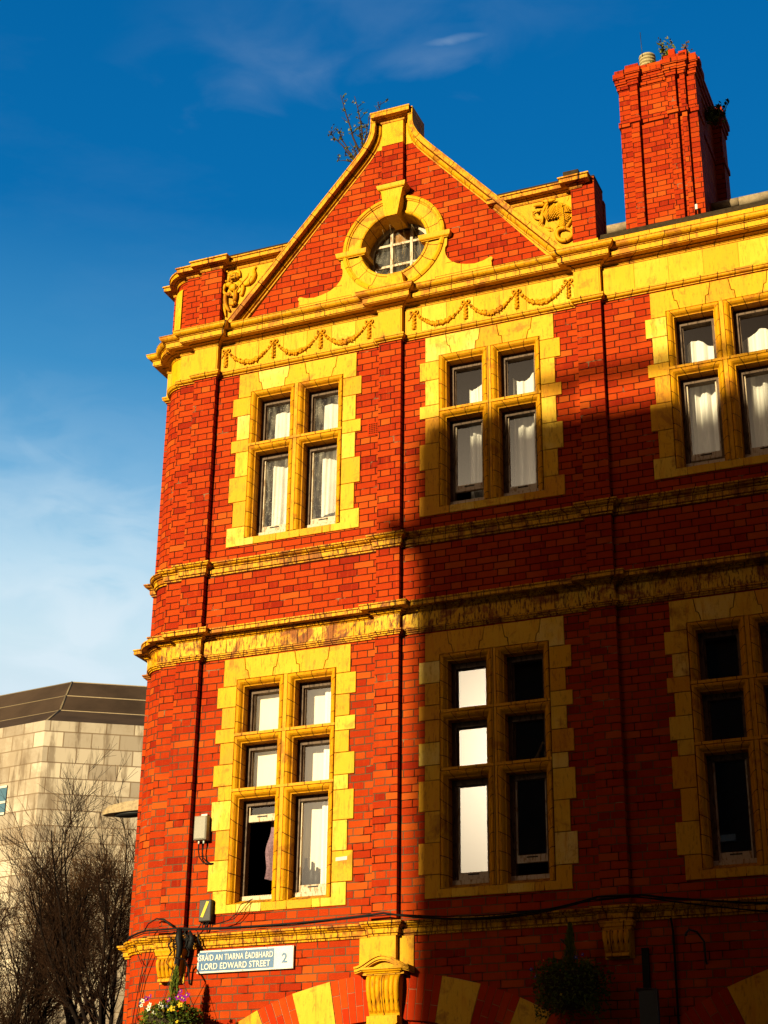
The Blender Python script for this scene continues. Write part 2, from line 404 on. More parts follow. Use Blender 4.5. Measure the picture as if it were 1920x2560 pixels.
def timber(name, c, peel):
    N = NT(name); pos = N.geo(); n = N.noise(N.scalevec(pos, (8, 8, 2)), 5, 5, .7)
    col = N.mix(N.step(n, .5, .62), c, peel); N.bump(n, .4, .004); return N.fin(col, .6, .1)
M['sash'] = timber('white_painted_sash', (.44, .34, .23), (.24, .14, .07))
M['frame'] = timber('brown_timber_frame', (.10, .06, .035), (.035, .018, .009))
def curtain_mat(name, c, tr=.25):
    N = NT(name); pos = N.geo(); n = N.noise(N.scalevec(pos, (20, 20, 1.5)), 3, 3)
    col = N.mix(N.math('MULTIPLY', n, .3), c, tuple(x*.7 for x in c)); N.fin(col, .9, .05); return N.m
M['curtain'] = curtain_mat('white_net_curtain', (.70, .65, .58))
M['curtain_warm'] = curtain_mat('cream_curtain', (.72, .62, .47))
def glass_mat(name, rain=0.0, tintc=(.9,.9,.88)):
    N = NT(name); pos = N.geo()
    gl = N.new('ShaderNodeBsdfGlossy'); gl.inputs['Roughness'].default_value = .0
    gl.inputs['Color'].default_value = (1, .98, .95, 1)
    tr = N.new('ShaderNodeBsdfTransparent'); tr.inputs['Color'].default_value = (*tintc, 1)
    fr = N.new('ShaderNodeFresnel'); fr.inputs['IOR'].default_value = 1.52
    n = N.noise(pos, 2.2, 2); bp = N.new('ShaderNodeBump'); bp.inputs['Strength'].default_value = .0; bp.inputs['Distance'].default_value = .02; N.link(n, bp.inputs['Height'])
    N.link(bp.outputs[0], gl.inputs['Normal']); N.link(bp.outputs[0], fr.inputs['Normal'])
    mx = N.new('ShaderNodeMixShader'); N.link(N.math('MULTIPLY', fr.outputs[0], 2.0), mx.inputs[0]); N.link(tr.outputs[0], mx.inputs[1]); N.link(gl.outputs[0], mx.inputs[2])
    last = mx.outputs[0]
    if rain > 0:
        df = N.new('ShaderNodeBsdfDiffuse'); df.inputs['Color'].default_value = (.40, .35, .27, 1)
        vo = N.new('ShaderNodeTexVoronoi'); vo.inputs['Scale'].default_value = 65; N.link(pos, vo.inputs['Vector'])
        dots = N.math('MULTIPLY', N.math('LESS_THAN', vo.outputs['Distance'], .22), N.math('GREATER_THAN', N.noise(pos, 12, 3), .5))
        haze = N.math('MULTIPLY', N.step(N.noise(N.scalevec(pos, (14, 14, 3)), 1.4, 4), .35, .8), .32*rain)
        f = N.math('MINIMUM', N.math('ADD', N.math('MULTIPLY', dots, .55*rain), haze), .9)
        m2 = N.new('ShaderNodeMixShader'); N.link(f, m2.inputs[0]); N.link(last, m2.inputs[1]); N.link(df.outputs[0], m2.inputs[2]); last = m2.outputs[0]
    N.link(last, N.out.inputs['Surface']); return N.m
M['glass'] = glass_mat('window_glass'); M['glass_wet'] = glass_mat('wet_window_glass', 1.0); M['glass_old'] = glass_mat('dusty_old_glass', .55)

# ------------------------------------------------------------------ ground, street
def ground_mat(name, c, sc, rough=.9):
    N = NT(name); pos = N.geo(); n = N.noise(pos, sc, 6, .65); N.bump(n, .3, .01)
    return N.fin(N.ramp(n, [(.3, tuple(x*.7 for x in c)), (.7, tuple(x*1.2 for x in c))]), rough, .2)
b = MB(); b.box(-600, 600, -600, 600, -1, 0); tag(b.build('ground', ground_mat('city_ground', (.07,.06,.05), .3)), None, None, kind='structure')
b = MB(); b.box(-300, 300, -18.5, -4.2, -.5, .004); tag(b.build('road', ground_mat('asphalt', (.05,.05,.05), 9)), None, None, kind='structure')
b = MB()
for y in (-11.3,):
    for x in range(-60, 60, 6): b.box(x, x+3, y-.06, y+.06, .0, .008)
tag(b.build('road_marking', plain('road_paint', (.7,.7,.66), .8)), None, None, kind='structure')
b = MB(); b.box(-300, 300, -4.2, 8.5, -.5, .13); b.box(-300, 300, -22.2, -18.5, -.5, .13)
tag(b.build('pavement', ground_mat('paving', (.12,.10,.08), 4)), None, None, kind='structure')

# ================================================================== THE BRICK BUILDING
B = thing('corner_building', 'red brick corner building with yellow terracotta gable, round window and mullioned windows', 'building', (3.5, 4, 0))
WX = [0.0, 2.237, 4.70]                      # left edges of the window surrounds
CXW = 1.562
ZT = 10.74
def zc(n): return ZT - .075*n                # brick course grid
ACX = 1.92                                   # gable / arch centre
PD = .065                                    # pilaster projection
PIL = [(-.485, -.21), (1.785, 2.04), (4.00, 4.262), (8.5, 8.76)]

# arches at street level (segmental voussoir arches)
AR = 3.25; ATOP = 4.09
ARC = [(1.915, ATOP), (6.36, ATOP)]
def arcpt(cx, a, r): return (cx + r*sin(a), ATOP - AR + r*cos(a))
RI = AR - .42
SPAN = radians(37)
def arch_hole(cx):
    pts = [arcpt(cx, -SPAN + 2*SPAN*i/24, RI+.03) for i in range(25)]
    return [(pts[0][0], .6)] + pts + [(pts[-1][0], .6)]

# main wall
winholes = []
def light_hole(x, top, bot): return rect(x+.20, x+1.362, bot, top)
for x in WX + [WX[2]+2.237]:
    winholes.append(light_hole(x, ZT-.225, 8.70)); winholes.append(light_hole(x, zc(45)-.215, 4.80))
w = MB()
w.holed([(-.70, .0), (9.6, .0), (9.6, 11.30), (-.70, 11.30)], winholes + [arch_hole(c[0]) for c in ARC], 0.0)
# window reveals through the wall and the arches' soffits
for h in winholes + [arch_hole(c[0]) for c in ARC]:
    n = len(h)
    for i in range(n):
        a, c = h[i], h[(i+1) % n]; w.face([(a[0],0,a[1]),(c[0],0,c[1]),(c[0],.32,c[1]),(a[0],.32,a[1])])
# gable wall with a round hole
OC = (1.925, 12.03)
GZ = 11.25
def gz(x): return 13.22 - max(0, abs(x-ACX)-.46)*1.165     # outer line of the coping
gp = [(-.02, GZ), (3.86, GZ), (ACX+.46, 13.08), (ACX+.22, 13.35), (ACX+.20, 13.74), (ACX-.20, 13.74), (ACX-.22, 13.35), (ACX-.46, 13.08)]
circ = [(OC[0]+.45*cos(2*pi*i/48), OC[1]+.45*sin(2*pi*i/48)) for i in range(48)]
w.holed(gp, [circ], -.003)
for i in range(48):
    a, c = circ[i], circ[(i+1) % 48]; w.face([(a[0],-.003,a[1]),(c[0],-.003,c[1]),(c[0],.35,c[1]),(a[0],.35,a[1])])
w.holed([(p[0], p[1]) for p in gp], [circ], .345)
# left return, side and back walls and inner rooms' shell
w.face([(-.70,0,0),(-.70,.06,0),(-.70,.06,12.2),(-.70,0,12.2)])
w.face([(9.6,0,0),(9.6,9,0),(9.6,9,11.5),(9.6,0,11.5)])
w.face([(-1.05,9,0),(9.6,9,0),(9.6,9,11.5),(-1.05,9,11.5)])
wall = w.build('wall', M['brick'], B, recalc=False)

# curved corner and side wall
def corner_arc(r=.26, off=0.0, n=10):
    cx, cy = -.70, .045+r
    return [(cx - (r+off)*sin(pi/2*i/n), cy - (r+off)*cos(pi/2*i/n)) for i in range(n+1)]
cb_ = MB(); cb_.sm = True
ca = [(-.60, .045)] + corner_arc()
cb_.sweep(ca[::-1][::-1][::-1], [(0, 0), (0, 11.3)], capends=False)
cw = cb_.build('curved_corner', M['brick_side'], B)
cb_ = MB(); cb_.box(-1.045, -.80, .305, .62, 0, 11.30); cb_.box(-.98, -.80, .62, 9, 0, 11.3); cb_.box(-1.045, -.8, 2.3, 2.7, 0, 11.3)
cb_.build('side_wall', M['brick_side'], B)

# pilasters
for i, (x0, x1) in enumerate(PIL):
    p = MB(); p.box(x0, x1, -PD, .01, 4.42 if i else 4.42, 10.80)
    p.build('pilaster', M['brick_p'], B)
p = MB(); p.box(-1.9, -1.9+.01, 0, .01, 0, .01)

# plan path along the street front, walked right to left so outward is on the left-hand side
def front_path(right=9.6, stopx=None):
    P = [(right, 0)]
    for (x0, x1) in reversed(PIL):
        if x1 < right: P += [(x1, 0), (x1, -PD), (x0, -PD), (x0, 0)]
    P += [(-.70, 0), (-.70, .30)]
    return P
FP = [(a, b_) for a, b_ in front_path()]
# sweep() puts outward at (-dy,dx): walking towards -x gives (0,-1) = street side
CP = [(-.52, .045)] + corner_arc() + [(-.96, .5)]
SP = [(-.85, .305), (-1.045, .305), (-1.045, .62), (-.98, .62), (-.98, 2.3), (-1.045, 2.3), (-1.045, 2.7), (-.98, 2.7), (-.98, 9)]
def band(name, prof, mat, corner=True, closez=None):
    s = MB(); s.sweep(FP, prof); 
    if corner:
        s.sweep(CP, prof, dz=-.002, u0=.07); s.sweep(SP, prof, dz=.0, u0=.03)
    return s.build(name, M[mat], B)
# quarter-round helper for profiles
def ov(d0, z0, d1, z1, n=4, cave=False):
    out = []
    for i in range(n+1):
        a = pi/2*i/n
        out.append((d0+(d1-d0)*(1-cos(a)), z0+(z1-z0)*sin(a)) if not cave else (d0+(d1-d0)*sin(a), z0+(z1-z0)*(1-cos(a))))
    return out
# architrave at the top of the upper windows
band('architrave', [(0,10.752),(.018,10.752),(.018,10.760),(.006,10.761),(.006,10.766)] + ov(.018,10.767,.045,10.790,4,True) + [(.047,10.792),(.034,10.793),(.034,10.798),(.048,10.799),(.048,10.818),(.015,10.832),(0,10.832)], 'stone_mould')
# frieze
s = MB(); s.sweep(FP, [(.012,10.83),(.012,11.15)]); s.sweep(CP, [(.012,10.83),(.012,11.15)], dz=-.002); s.sweep(SP, [(.012,10.83),(.012,11.15)])
frieze = s.build('frieze', M['stone_frieze'], B)
# main cornice: bed mould, corona, cyma
corn = [(0,11.140),(.022,11.142),(.022,11.152),(.006,11.153),(.006,11.160)] + ov(.022,11.161,.062,11.184,4) + [(.064,11.190),(.030,11.194),(.132,11.197),(.132,11.205),(.145,11.205),(.145,11.258),(.128,11.259),(.128,11.265),(.153,11.266),(.153,11.273)] + ov(.153,11.273,.205,11.318,4,True) + [(.207,11.322),(.190,11.323),(.190,11.326),(.209,11.327),(.209,11.334),(.12,11.352),(0,11.362)]
cornice = band('cornice', corn, 'stone_cornice')
# storey bands
band('string_course', [(0,8.335),(.016,8.336),(.018,8.349),(.004,8.350),(.004,8.357),(.030,8.358),(.034,8.402),(.018,8.403),(.018,8.410),(.040,8.411),(.044,8.424)] + ov(.044,8.424,.078,8.446,3,True) + [(.060,8.448),(.060,8.453),(.086,8.454),(.086,8.468),(.06,8.478),(0,8.492)], 'stone_band')
band('upper_band', [(0,7.592),(.015,7.594),(.020,7.602),(.008,7.603),(.008,7.608),(.034,7.609),(.040,7.618),(.026,7.619),(.026,7.624),(.056,7.625),(.058,7.636),(.030,7.638),(.122,7.642),(.122,7.675),(.108,7.676),(.108,7.681),(.130,7.682),(.130,7.695),(.08,7.706),(0,7.715)], 'stone_band')
band('lower_band', [(0,7.378),(.018,7.379),(.020,7.392),(.034,7.394),(.036,7.405),(.020,7.406),(.020,7.411),(.045,7.412),(.045,7.426),(.02,7.436),(0,7.438)], 'stone_band')
s = MB(); pf = [(.010,7.434),(.010,7.596)]; s.sweep(FP, pf); s.sweep(CP, pf, dz=-.001); s.sweep(SP, pf)
s.build('band_frieze', M['stone_dirty'], B)
band('base_band', [(0,4.418),(.018,4.419),(.020,4.434),(.006,4.435),(.006,4.441),(.032,4.442),(.036,4.482),(.020,4.483),(.020,4.489),(.042,4.490),(.046,4.500)] + ov(.046,4.500,.074,4.518,3,True) + [(.060,4.520),(.060,4.525),(.082,4.526),(.082,4.543),(.05,4.552),(0,4.560)], 'stone_band')

# frieze block joints (thin dark lines) and stained blocks in band frieze
s = MB(); g = .003
x = -.15
xs_ = [-.02,.29,.60,.91,1.22,1.53] + [2.23,2.54,2.85,3.16,3.47,3.78] + [4.56,4.92,5.28,5.64,6.0,6.36,6.72]
s2 = MB()
bx = -.20
def frieze_blocks(x0, x1, z0, z1, y, seps, mb, rng):
    xx = [x0]+seps+[x1]
    for a, c in zip(xx[:-1], xx[1:]):
        mb.tone = rng.uniform(.35, .8); mb.prism(rect(a+g, c-g, z0+.002, z1-.002), y, y+.02)
rng = random.Random(3)
fb = MB()
frieze_blocks(-.205, 1.775, 10.835, 11.138, -.018, [.0,.29,.48,.60,.89,1.06,1.19,1.48], fb, rng)
frieze_blocks(2.045, 3.99, 10.835, 11.138, -.018, [2.26,2.55,2.76,2.86,3.15,3.34,3.45,3.74], fb, rng)
frieze_blocks(4.267, 7.5, 10.835, 11.138, -.018, [4.62,4.98,5.34,5.70,6.06,6.42,6.78,7.14], fb, rng)
for (x0, x1) in PIL[:3]: fb.tone = .5; fb.prism(rect(x0+.002, x1-.002, 10.835, 11.138), -PD-.018, -PD)
fb.build('frieze_block', M['stone_frieze'], B)
fb = MB()
def var_blocks(x0, x1, pat):
    x = x0; i = 0; out = []
    while x < x1-.2: x += pat[i % len(pat)]; out.append(x); i += 1
    return [q for q in out if q < x1-.04]
for (x0, x1, pt) in ((-.205, 1.775, (.11,.17,.12,.23,.12,.235,.12)), (2.045, 3.99, (.19,.11,.13,.25,.12,.24,.12,.26)), (4.267, 7.8, (.20,.16,.25,.14,.26))):
    frieze_blocks(x0, x1, 7.440, 7.590, -.020, var_blocks(x0, x1, pt), fb, rng)
for (x0, x1) in PIL[:3]: fb.prism(rect(x0+.002, x1-.002, 7.440, 7.590), -PD-.016, -PD)
fb.build('band_block', M['stone_dirty'], B)

# ------------------------------------------------------------------ windows
def tidy(poly): return poly
def surround(x0, zt, courses, lead, parent):
    """toothed terracotta surround; courses = list of (n0,n1,wide)"""
    s = MB(); bk = MB(); r = random.Random(int(x0*100)+int(zt*10))
    F = -.014
    def blk(poly, tone=None):
        s.tone = r.uniform(.15, .95) if tone is None else tone
        s.prism(inset(poly, .0034), F, .03, .002)
    zb = zt - .075*courses[-1][1]; L = lead
    # head: corner blocks, two voussoirs and the key
    hz = zt-L; na = zt-.075*4
    mirror = lambda P: [(2*(x0+.781)-a, z) for a, z in P][::-1]
    j1 = [(.298,zt),(.316,zt-.135),(.341,zt-.147),(.362,hz)]
    j2 = [(.690,zt),(.666,zt-.142),(.636,zt-.150),(.628,hz)]
    A = [(x0+.063,zt),(x0+.063,na),(x0+.222,na),(x0+.222,hz)] + [(x0+a, z) for a, z in j1[::-1]]
    V_ = [(x0+a, z) for a, z in j1] + [(x0+a, z) for a, z in j2[::-1]]
    blk(A); blk(mirror(A)); blk(V_); blk(mirror(V_))
    K = [(x0+a, z) for a, z in j2] + [(2*(x0+.781)-(x0+a), z) for a, z in j2[::-1]]
    blk(K)
    for (n0, n1, wide) in courses[1:]:
        a = x0 if wide else x0+.063
        z1, z0 = zt-.075*n0, zt-.075*n1
        last = (n1 == courses[-1][1])
        P = [(a,z1),(a,z0),(x0+.222,z0),(x0+.222,z1)]
        if last: P = [(a,z1),(a,z0),(x0+.330,z0),(x0+.330,z0+.088),(x0+.222,z0+.088),(x0+.222,z1)]
        blk(P); blk(mirror(P))
    # sill blocks
    cuts = [.330,.60,.875,1.14,1.232] 
    for a, c in zip(cuts[:-1], cuts[1:]):
        blk([(x0+a, zb+.088),(x0+a, zb),(x0+c, zb),(x0+c, zb+.088)])
    o = s.build('window_surround', M['stone'], parent)
    # dark mortar backing that shows in the joints
    bk.holed(rect(x0+.068, x0+1.494, zb+.004, zt-.004), [rect(x0+.222+.004, x0+1.34-.004, zb+.084, hz+.004)], -.004)
    for (n0, n1, wide) in courses[1:]:
        if wide:
            z1, z0 = zt-.075*n0-.004, zt-.075*n1+.004
            bk.prism(rect(x0+.004, x0+.07, z0, z1), -.003, .0); bk.prism(rect(x0+1.492, x0+1.558, z0, z1), -.003, .0)
    bk.build('mortar_bed', M['soot'], o, recalc=False)
    return o

def roll_frame(mb, x0, x1, z0, z1, inner, bottom=True, joints=None):
    """rolled moulding round one light: outer rect to inner opening, then the deep reveal"""
    w_ = inner
    prof = [(0.0, -.016), (.001, .004), (.006, .004), (.007, -.020), (.018, -.026), (.034, -.020), (.048, -.004), (.058, .016), (.062, .022), (w_, .024), (w_, .15)]
    segs = [((x0,z0),(x0,z1),(1,0)), ((x0,z1),(x1,z1),(0,-1)), ((x1,z1),(x1,z0),(-1,0))]
    o = mb.sm; mb.sm = False
    def corner(i, t):   # rect shrunk by t
        return [(x0+t, z0), (x0+t, z1-t), (x1-t, z1-t), (x1-t, z0)][i]
    L = [0, z1-z0, z1-z0+x1-x0, 2*(z1-z0)+x1-x0]
    for i in range(3):
        for j in range(len(prof)-1):
            (t0, y0), (t1, y1) = prof[j], prof[j+1]
            a = corner(i, t0); b_ = corner(i+1, t0); c = corner(i+1, t1); d = corner(i, t1)
            mb.face([(a[0],y0,a[1]),(b_[0],y0,b_[1]),(c[0],y1,c[1]),(d[0],y1,d[1])], [(L[i],t0),(L[i+1],t0),(L[i+1],t1),(L[i],t1)])
    mb.sm = o

def window(x0, zt, lead, courses, trans, glassmat, opened=None, name_label=None):
    root = thing_part('window', B, name_label)
    so_ = surround(x0, zt, courses, lead, root)
    zb = zt-.075*courses[-1][1]+.088
    hz = zt-lead
    X0, X1 = x0+.222, x0+1.340; cx = x0+.781
    lv = [hz] + trans + [zb]
    cells = []
    mo = MB(); mo.tone = .3
    for r_ in range(len(lv)-1):
        top = lv[r_] if r_ == 0 else lv[r_]-.028
        bot = lv[r_+1]
        for k in (0, 1):
            a = X0 if k == 0 else cx+.020; c = cx-.020 if k == 0 else X1
            roll_frame(mo, a, c, bot, top, .068)
            cells.append((a+.068, c-.068, bot, top-.068, r_, k))
    mo.build('moulding', M['stone_mould'], root, recalc=False)
    # mullion fillet + transom fillets
    mu = MB(); mu.tone = .45
    segs = [(lv[i]-(.028 if i else 0), lv[i+1]) for i in range(len(lv)-1)]
    for (a, c) in segs: mu.prism(rect(cx-.020, cx+.020, c+.001, a-.001), -.019, .16)
    mu.build('mullion', M['stone_mould'], root)
    for t in trans:
        tr = MB(); tr.tone = .4
        tr.prism(rect(X0, X1, t-.028, t), -.024, .02)
        tr.hexa([(X0+.06,-.0,t-.03),(X1-.06,-.0,t-.03),(X1-.06,.16,t-.03),(X0+.06,.16,t-.03),(X0+.06,-.012,t-.001),(X1-.06,-.012,t-.001),(X1-.06,.16,t+.03),(X0+.06,.16,t+.03)])
        tr.build('transom', M['stone_mould'], root)
    si = MB(); si.tone = .2
    si.hexa([(X0,-.010,zb-.06),(X1,-.010,zb-.06),(X1,.20,zb-.06),(X0,.20,zb-.06),(X0,-.010,zb-.002),(X1,-.010,zb-.002),(X1,.20,zb+.085),(X0,.20,zb+.085)])
    si.build('sill', M['stone_dirty'], root)
    # timber frames, sashes and glass
    for (a, c, z0, z1, r_, k) in cells:
        f = MB(); fo = z0 + (.03 if r_ < len(lv)-2 else .085)
        ins_ = .045
        f.prism(rect(a-.01, a+ins_, fo-.02, z1+.01), .13, .21); f.prism(rect(c-ins_, c+.01, fo-.02, z1+.01), .13, .21)
        f.prism(rect(a+ins_, c-ins_, z1-.055, z1+.01), .13, .21)
        fr_ = f.build('window_frame', M['frame'], root)
        low = (r_ == len(lv)-2)
        s_ = MB(); dz = 0.0
        if low:
            op = (opened or {}).get(k, 0)
            f2 = MB(); f2.prism(rect(a-.01, c+.01, fo-.06, fo+.012), .125, .22, .004); f2.build('frame_sill', M['sash'], root)
            dz = op
            gz0, gz1 = fo+.085+dz, z1-.055
            s_.prism(rect(a+ins_, c-ins_, fo+.013+dz, fo+.085+dz), .155, .19, .003)
            s_.prism(rect(a+ins_, a+ins_+.018, gz0, gz1), .157, .19); s_.prism(rect(c-ins_-.018, c-ins_, gz0, gz1), .157, .19)
            sb_ = s_.build('sash_rail', M['sash'], root)
            h_ = MB(); h_.prism(rect((a+c)/2-.055, (a+c)/2+.055, fo+.058+dz, fo+.070+dz), .148, .16, .003); h_.build('handle_slot', M['black'], sb_)
        else:
            gz0, gz1 = fo, z1-.055
            s_.prism(rect(a+ins_, a+ins_+.014, gz0, gz1), .16, .19); s_.prism(rect(a+ins_, c-ins_, gz0-.02, gz0+.016), .16, .19)
            s_.build('casement', M['frame'], root)
        gm = MB(); gm.face([(a+ins_,.172,gz0),(c-ins_,.172,gz0),(c-ins_,.172,gz1),(a+ins_,.172,gz1)])
        if not (low and opened and opened.get(k) == 'gone'): gm.build('glass_pane', M[glassmat], root, recalc=False)
    return root, cells
def thing_part(name, parent, label=None):
    o = bpy.data.objects.new(name, None); COL.objects.link(o); WLOC[o.name] = Vector((0,0,0)); attach(o, parent)
    if label: o['label'] = label
    return o

CW = [(0,4,0),(4,7,1),(7,11,0),(11,13,1),(13,17,0),(17,21,1),(21,25,0),(25,28,1)]
CV = [(0,4,0),(4,7,1),(7,10,0),(10,12,1),(12,15,0),(15,18,1),(18,20,0),(20,24,1),(24,28,0),(28,32,1),(32,35,0)]
ZV = zc(45)
cellsW = []; cellsV = []
WR = []
for i, x in enumerate(WX):
    r_, c_ = window(x, ZT, .245, CW, [9.849], 'glass_wet' if i == 0 else 'glass', {0: (0, .11, .03)[i], 1: 0})
    cellsW.append(c_)
for i, x in enumerate(WX):
    r_, c_ = window(x, ZV, .237, CV, [6.553, 5.976], 'glass', {0: (.74, 0, 0)[i], 1: (0, .12, 0)[i]})
    cellsV.append(c_)

# ------------------------------------------------------------------ garlands on the frieze
def garland(x0, x1, zt_, zb_, y):
    s = MB(); n = 17; r = random.Random(int(x0*1000)); s.tone = .25
    for i in range(n):
        t = (i+.5)/n; x = x0+.05+(x1-x0-.10)*t; sag = (zt_-.03-zb_)*(1-(2*t-1)**2)**.75
        z = zt_-.03-sag; dz = (2*t-1); rad = .013+.017*sin(pi*t)
        s.ball((x, y-.004, z), (rad*1.1, .018+.012*sin(pi*t), rad*.85), 7, 5, rot=-dz*.9)
        for q in range(4):                          # overlapping leaves and fruit
            a = r.uniform(0, 2*pi); k = r.uniform(.55, 1.15)
            s.ball((x+rad*k*cos(a)*.8, y-.008-.014*sin(pi*t)*r.random(), z+rad*k*sin(a)), (rad*r.uniform(.35,.8), .010+.010*r.random(), rad*r.uniform(.18,.5)), 6, 4, rot=r.uniform(-1.5,1.5))
    return s.build('garland', M['stone_mould'], B)
def bow(x, zt_, y):
    s = MB(); s.tone = .2
    for q in (-1, 1):
        s.tube([(x+q*.004, y-.006, zt_-.02), (x+q*.022, y-.016, zt_+.012), (x+q*.042, y-.014, zt_+.012), (x+q*.046, y-.010, zt_-.014), (x+q*.026, y-.010, zt_-.030), (x+q*.006, y-.008, zt_-.022)], .0095, 5)
        s.tube([(x+q*.02, y-.006, zt_-.03), (x+q*.045, y-.008, zt_-.06), (x+q*.055, y-.005, zt_-.085), (x+q*.075, y-.004, zt_-.095)], [.007,.006,.005,.002], 5)
    for j in range(8):
        s.ball((x+.005*(-1)**j, y-.008, zt_-.05-j*.022), (.019+.003*(j > 3), .022, .015), 7, 5)
        s.ball((x-.017*(-1)**j, y-.003, zt_-.06-j*.021), (.010, .014, .010), 6, 4)
    s.ball((x, y-.01, zt_-.012), (.014, .014, .014), 8, 6)
    return s.build('ribbon_bow', M['stone_mould'], B)
hangs = [-.117, .482, 1.061, 1.645]
hangs2 = [2.175, 2.770, 3.345, 3.915]
for H_ in (hangs, hangs2):
    for a, c in zip(H_[:-1], H_[1:]): garland(a, c, 11.085, 10.885, -.020)
    for a in H_: bow(a, 11.085, -.020)

# ------------------------------------------------------------------ gable coping, apex, pilaster, keystone, round window
def coping_path():
    L_ = [(ACX-.262, 13.70), (ACX-.262, 13.62), (ACX-.272, 13.53), (ACX-.318, 13.42), (ACX-.46, 13.22), (ACX-2.07, 13.22-1.61*1.165)]
    sm = []
    for i in range(len(L_)-1):
        sm.append(L_[i])
    sm.append(L_[-1]); return sm
cpL = [(ACX-.262,13.775),(ACX-.262,13.62),(ACX-.267,13.56),(ACX-.285,13.49),(ACX-.325,13.405),(ACX-.385,13.315),(ACX-.47,13.21),(ACX-1.0,13.21-.53*1.165),(ACX-1.55,13.21-1.08*1.165),(ACX-2.06,13.21-1.59*1.165)]
def coping_side(sign):
    pts = [((ACX + (x-ACX)*(-sign)) , z) for x, z in cpL] if sign == 1 else cpL
    pts = [(ACX-(x-ACX), z) for x, z in cpL] if sign == 1 else list(cpL)
    n = len(pts); nor = []
    for i in range(n):
        a = Vector(pts[max(i-1,0)]); b_ = Vector(pts[min(i+1,n-1)]); t = (b_-a).normalized()
        q = Vector((-t.y, t.x)) if sign == -1 else Vector((t.y, -t.x))
        # inward = towards the wall (down)
        nor.append(q)
    # profile: (inward offset, y)
    prof = [(0,.25),(0,-.118),(.003,-.124),(.014,-.124),(.017,-.118),(.060,-.116),(.061,-.040),(.064,-.040),(.066,-.055),(.080,-.050),(.098,-.036),(.104,-.022),(.108,-.012),(.120,-.010),(.120,.02)]
    V = []; F = []; UV = []; m = len(prof); L = 0; Ls = []
    for i in range(n):
        if i: L += (Vector(pts[i])-Vector(pts[i-1])).length
        Ls.append(L)
        for (t, y) in prof: V.append((pts[i][0]+nor[i].x*t, y, pts[i][1]+nor[i].y*t))
    for i in range(n-1):
        for j in range(m-1):
            F.append((i*m+j, (i+1)*m+j, (i+1)*m+j+1, i*m+j+1)); UV.append([(Ls[i],j*.03),(Ls[i+1],j*.03),(Ls[i+1],j*.03+.03),(Ls[i],j*.03+.03)])
    F.append(tuple(range(m))); UV.append(None); F.append(tuple((n-1)*m+j for j in range(m))); UV.append(None)
    s = MB(); s.tone = .4; s.mesh(V, F, UV)
    return s.build('gable_coping', M['stone_coping'], B)
coping_side(-1); coping_side(1)
# apex block: stone face, cap mould, body behind
s = MB(); s.tone = .55
s.box(ACX-.20, ACX+.20, .0, .24, 13.30, 13.76)
s.prism([(1.785,13.352),(2.045,13.352),(2.045,13.668),(1.785,13.668)], -PD-.003, .0)
s.prism([(ACX-.215,13.345),(1.783,13.345),(1.783,13.66),(ACX-.19,13.66)], -.010, .0); s.prism([(2.047,13.345),(ACX+.215,13.345),(ACX+.19,13.66),(2.047,13.66)], -.010, .0)
s.build('apex_block', M['stone'], B)
s = MB(); s.tone = .35
APX = [(ACX+.215, .1),(ACX+.215, -.0), (2.045+.0, 0), (2.045, -PD), (1.785, -PD), (1.785, 0), (ACX-.215, 0), (ACX-.215, .1)]
s.sweep([(2.05,.05),(2.05,-PD),(1.785,-PD),(1.785,.05)], [(0,13.655),(.012,13.657)] + ov(.012,13.663,.045,13.694,3) + [(.048,13.700),(.105,13.704),(.105,13.752),(.112,13.754),(.112,13.772),(0,13.782)])
s.box(ACX-.255, ACX+.255, -.10, .26, 13.70, 13.768)
s.build('apex_cap', M['stone_coping'], B)
p = MB(); p.box(1.785, 2.045, -PD, 0, 12.74, 13.352); p.build('gable_pilaster', M['brick_p'], B)
# keystone with cap
def trap(xc, h0, z0, h1, z1): return [(xc-h0, z0), (xc+h0, z0), (xc+h1, z1), (xc-h1, z1)]
KX = 1.940
s = MB(); s.tone = .62; s.hexa([(KX-.073,-.150,12.325),(KX+.073,-.150,12.325),(KX+.073,.18,12.345),(KX-.073,.18,12.345),(KX-.132,-.135,12.685),(KX+.132,-.135,12.685),(KX+.132,0,12.685),(KX-.132,0,12.685)])
s.sweep([(KX+.135,.02),(KX+.135,-.13),(KX-.135,-.13),(KX-.135,.02)], [(0,12.675),(.006,12.676)] + ov(.006,12.684,.034,12.712,3,True) + [(.036,12.720),(.04,12.742),(.0,12.752)])
s.build('keystone', M['stone'], B)
# ring of the round window
def ring(mb, c, prof, a0=0, a1=2*pi, n=64, gap=None):
    V = []; F = []; UV = []; m = len(prof)
    for i in range(n+1):
        a = a0+(a1-a0)*i/n
        for (r, y) in prof: V.append((c[0]+r*cos(a), y, c[1]+r*sin(a)))
    for i in range(n):
        for j in range(m-1):
            F.append((i*m+j, (i+1)*m+j, (i+1)*m+j+1, i*m+j+1)); u = a0+(a1-a0)*i/n; u2 = a0+(a1-a0)*(i+1)/n; UV.append([(u*.5,j*.05),(u2*.5,j*.05),(u2*.5,j*.05+.05),(u*.5,j*.05+.05)])
    mb.mesh(V, F, UV)
s = MB(); s.tone = .62
ring(s, OC, [(.615,.0),(.612,-.045),(.590,-.058),(.572,-.052),(.566,-.040),(.555,-.036),(.552,-.024),(.430,-.022),(.424,-.034),(.408,-.036),(.396,-.028),(.390,-.010),(.390,.30)])
s.build('round_surround', M['stone_mould'], B)
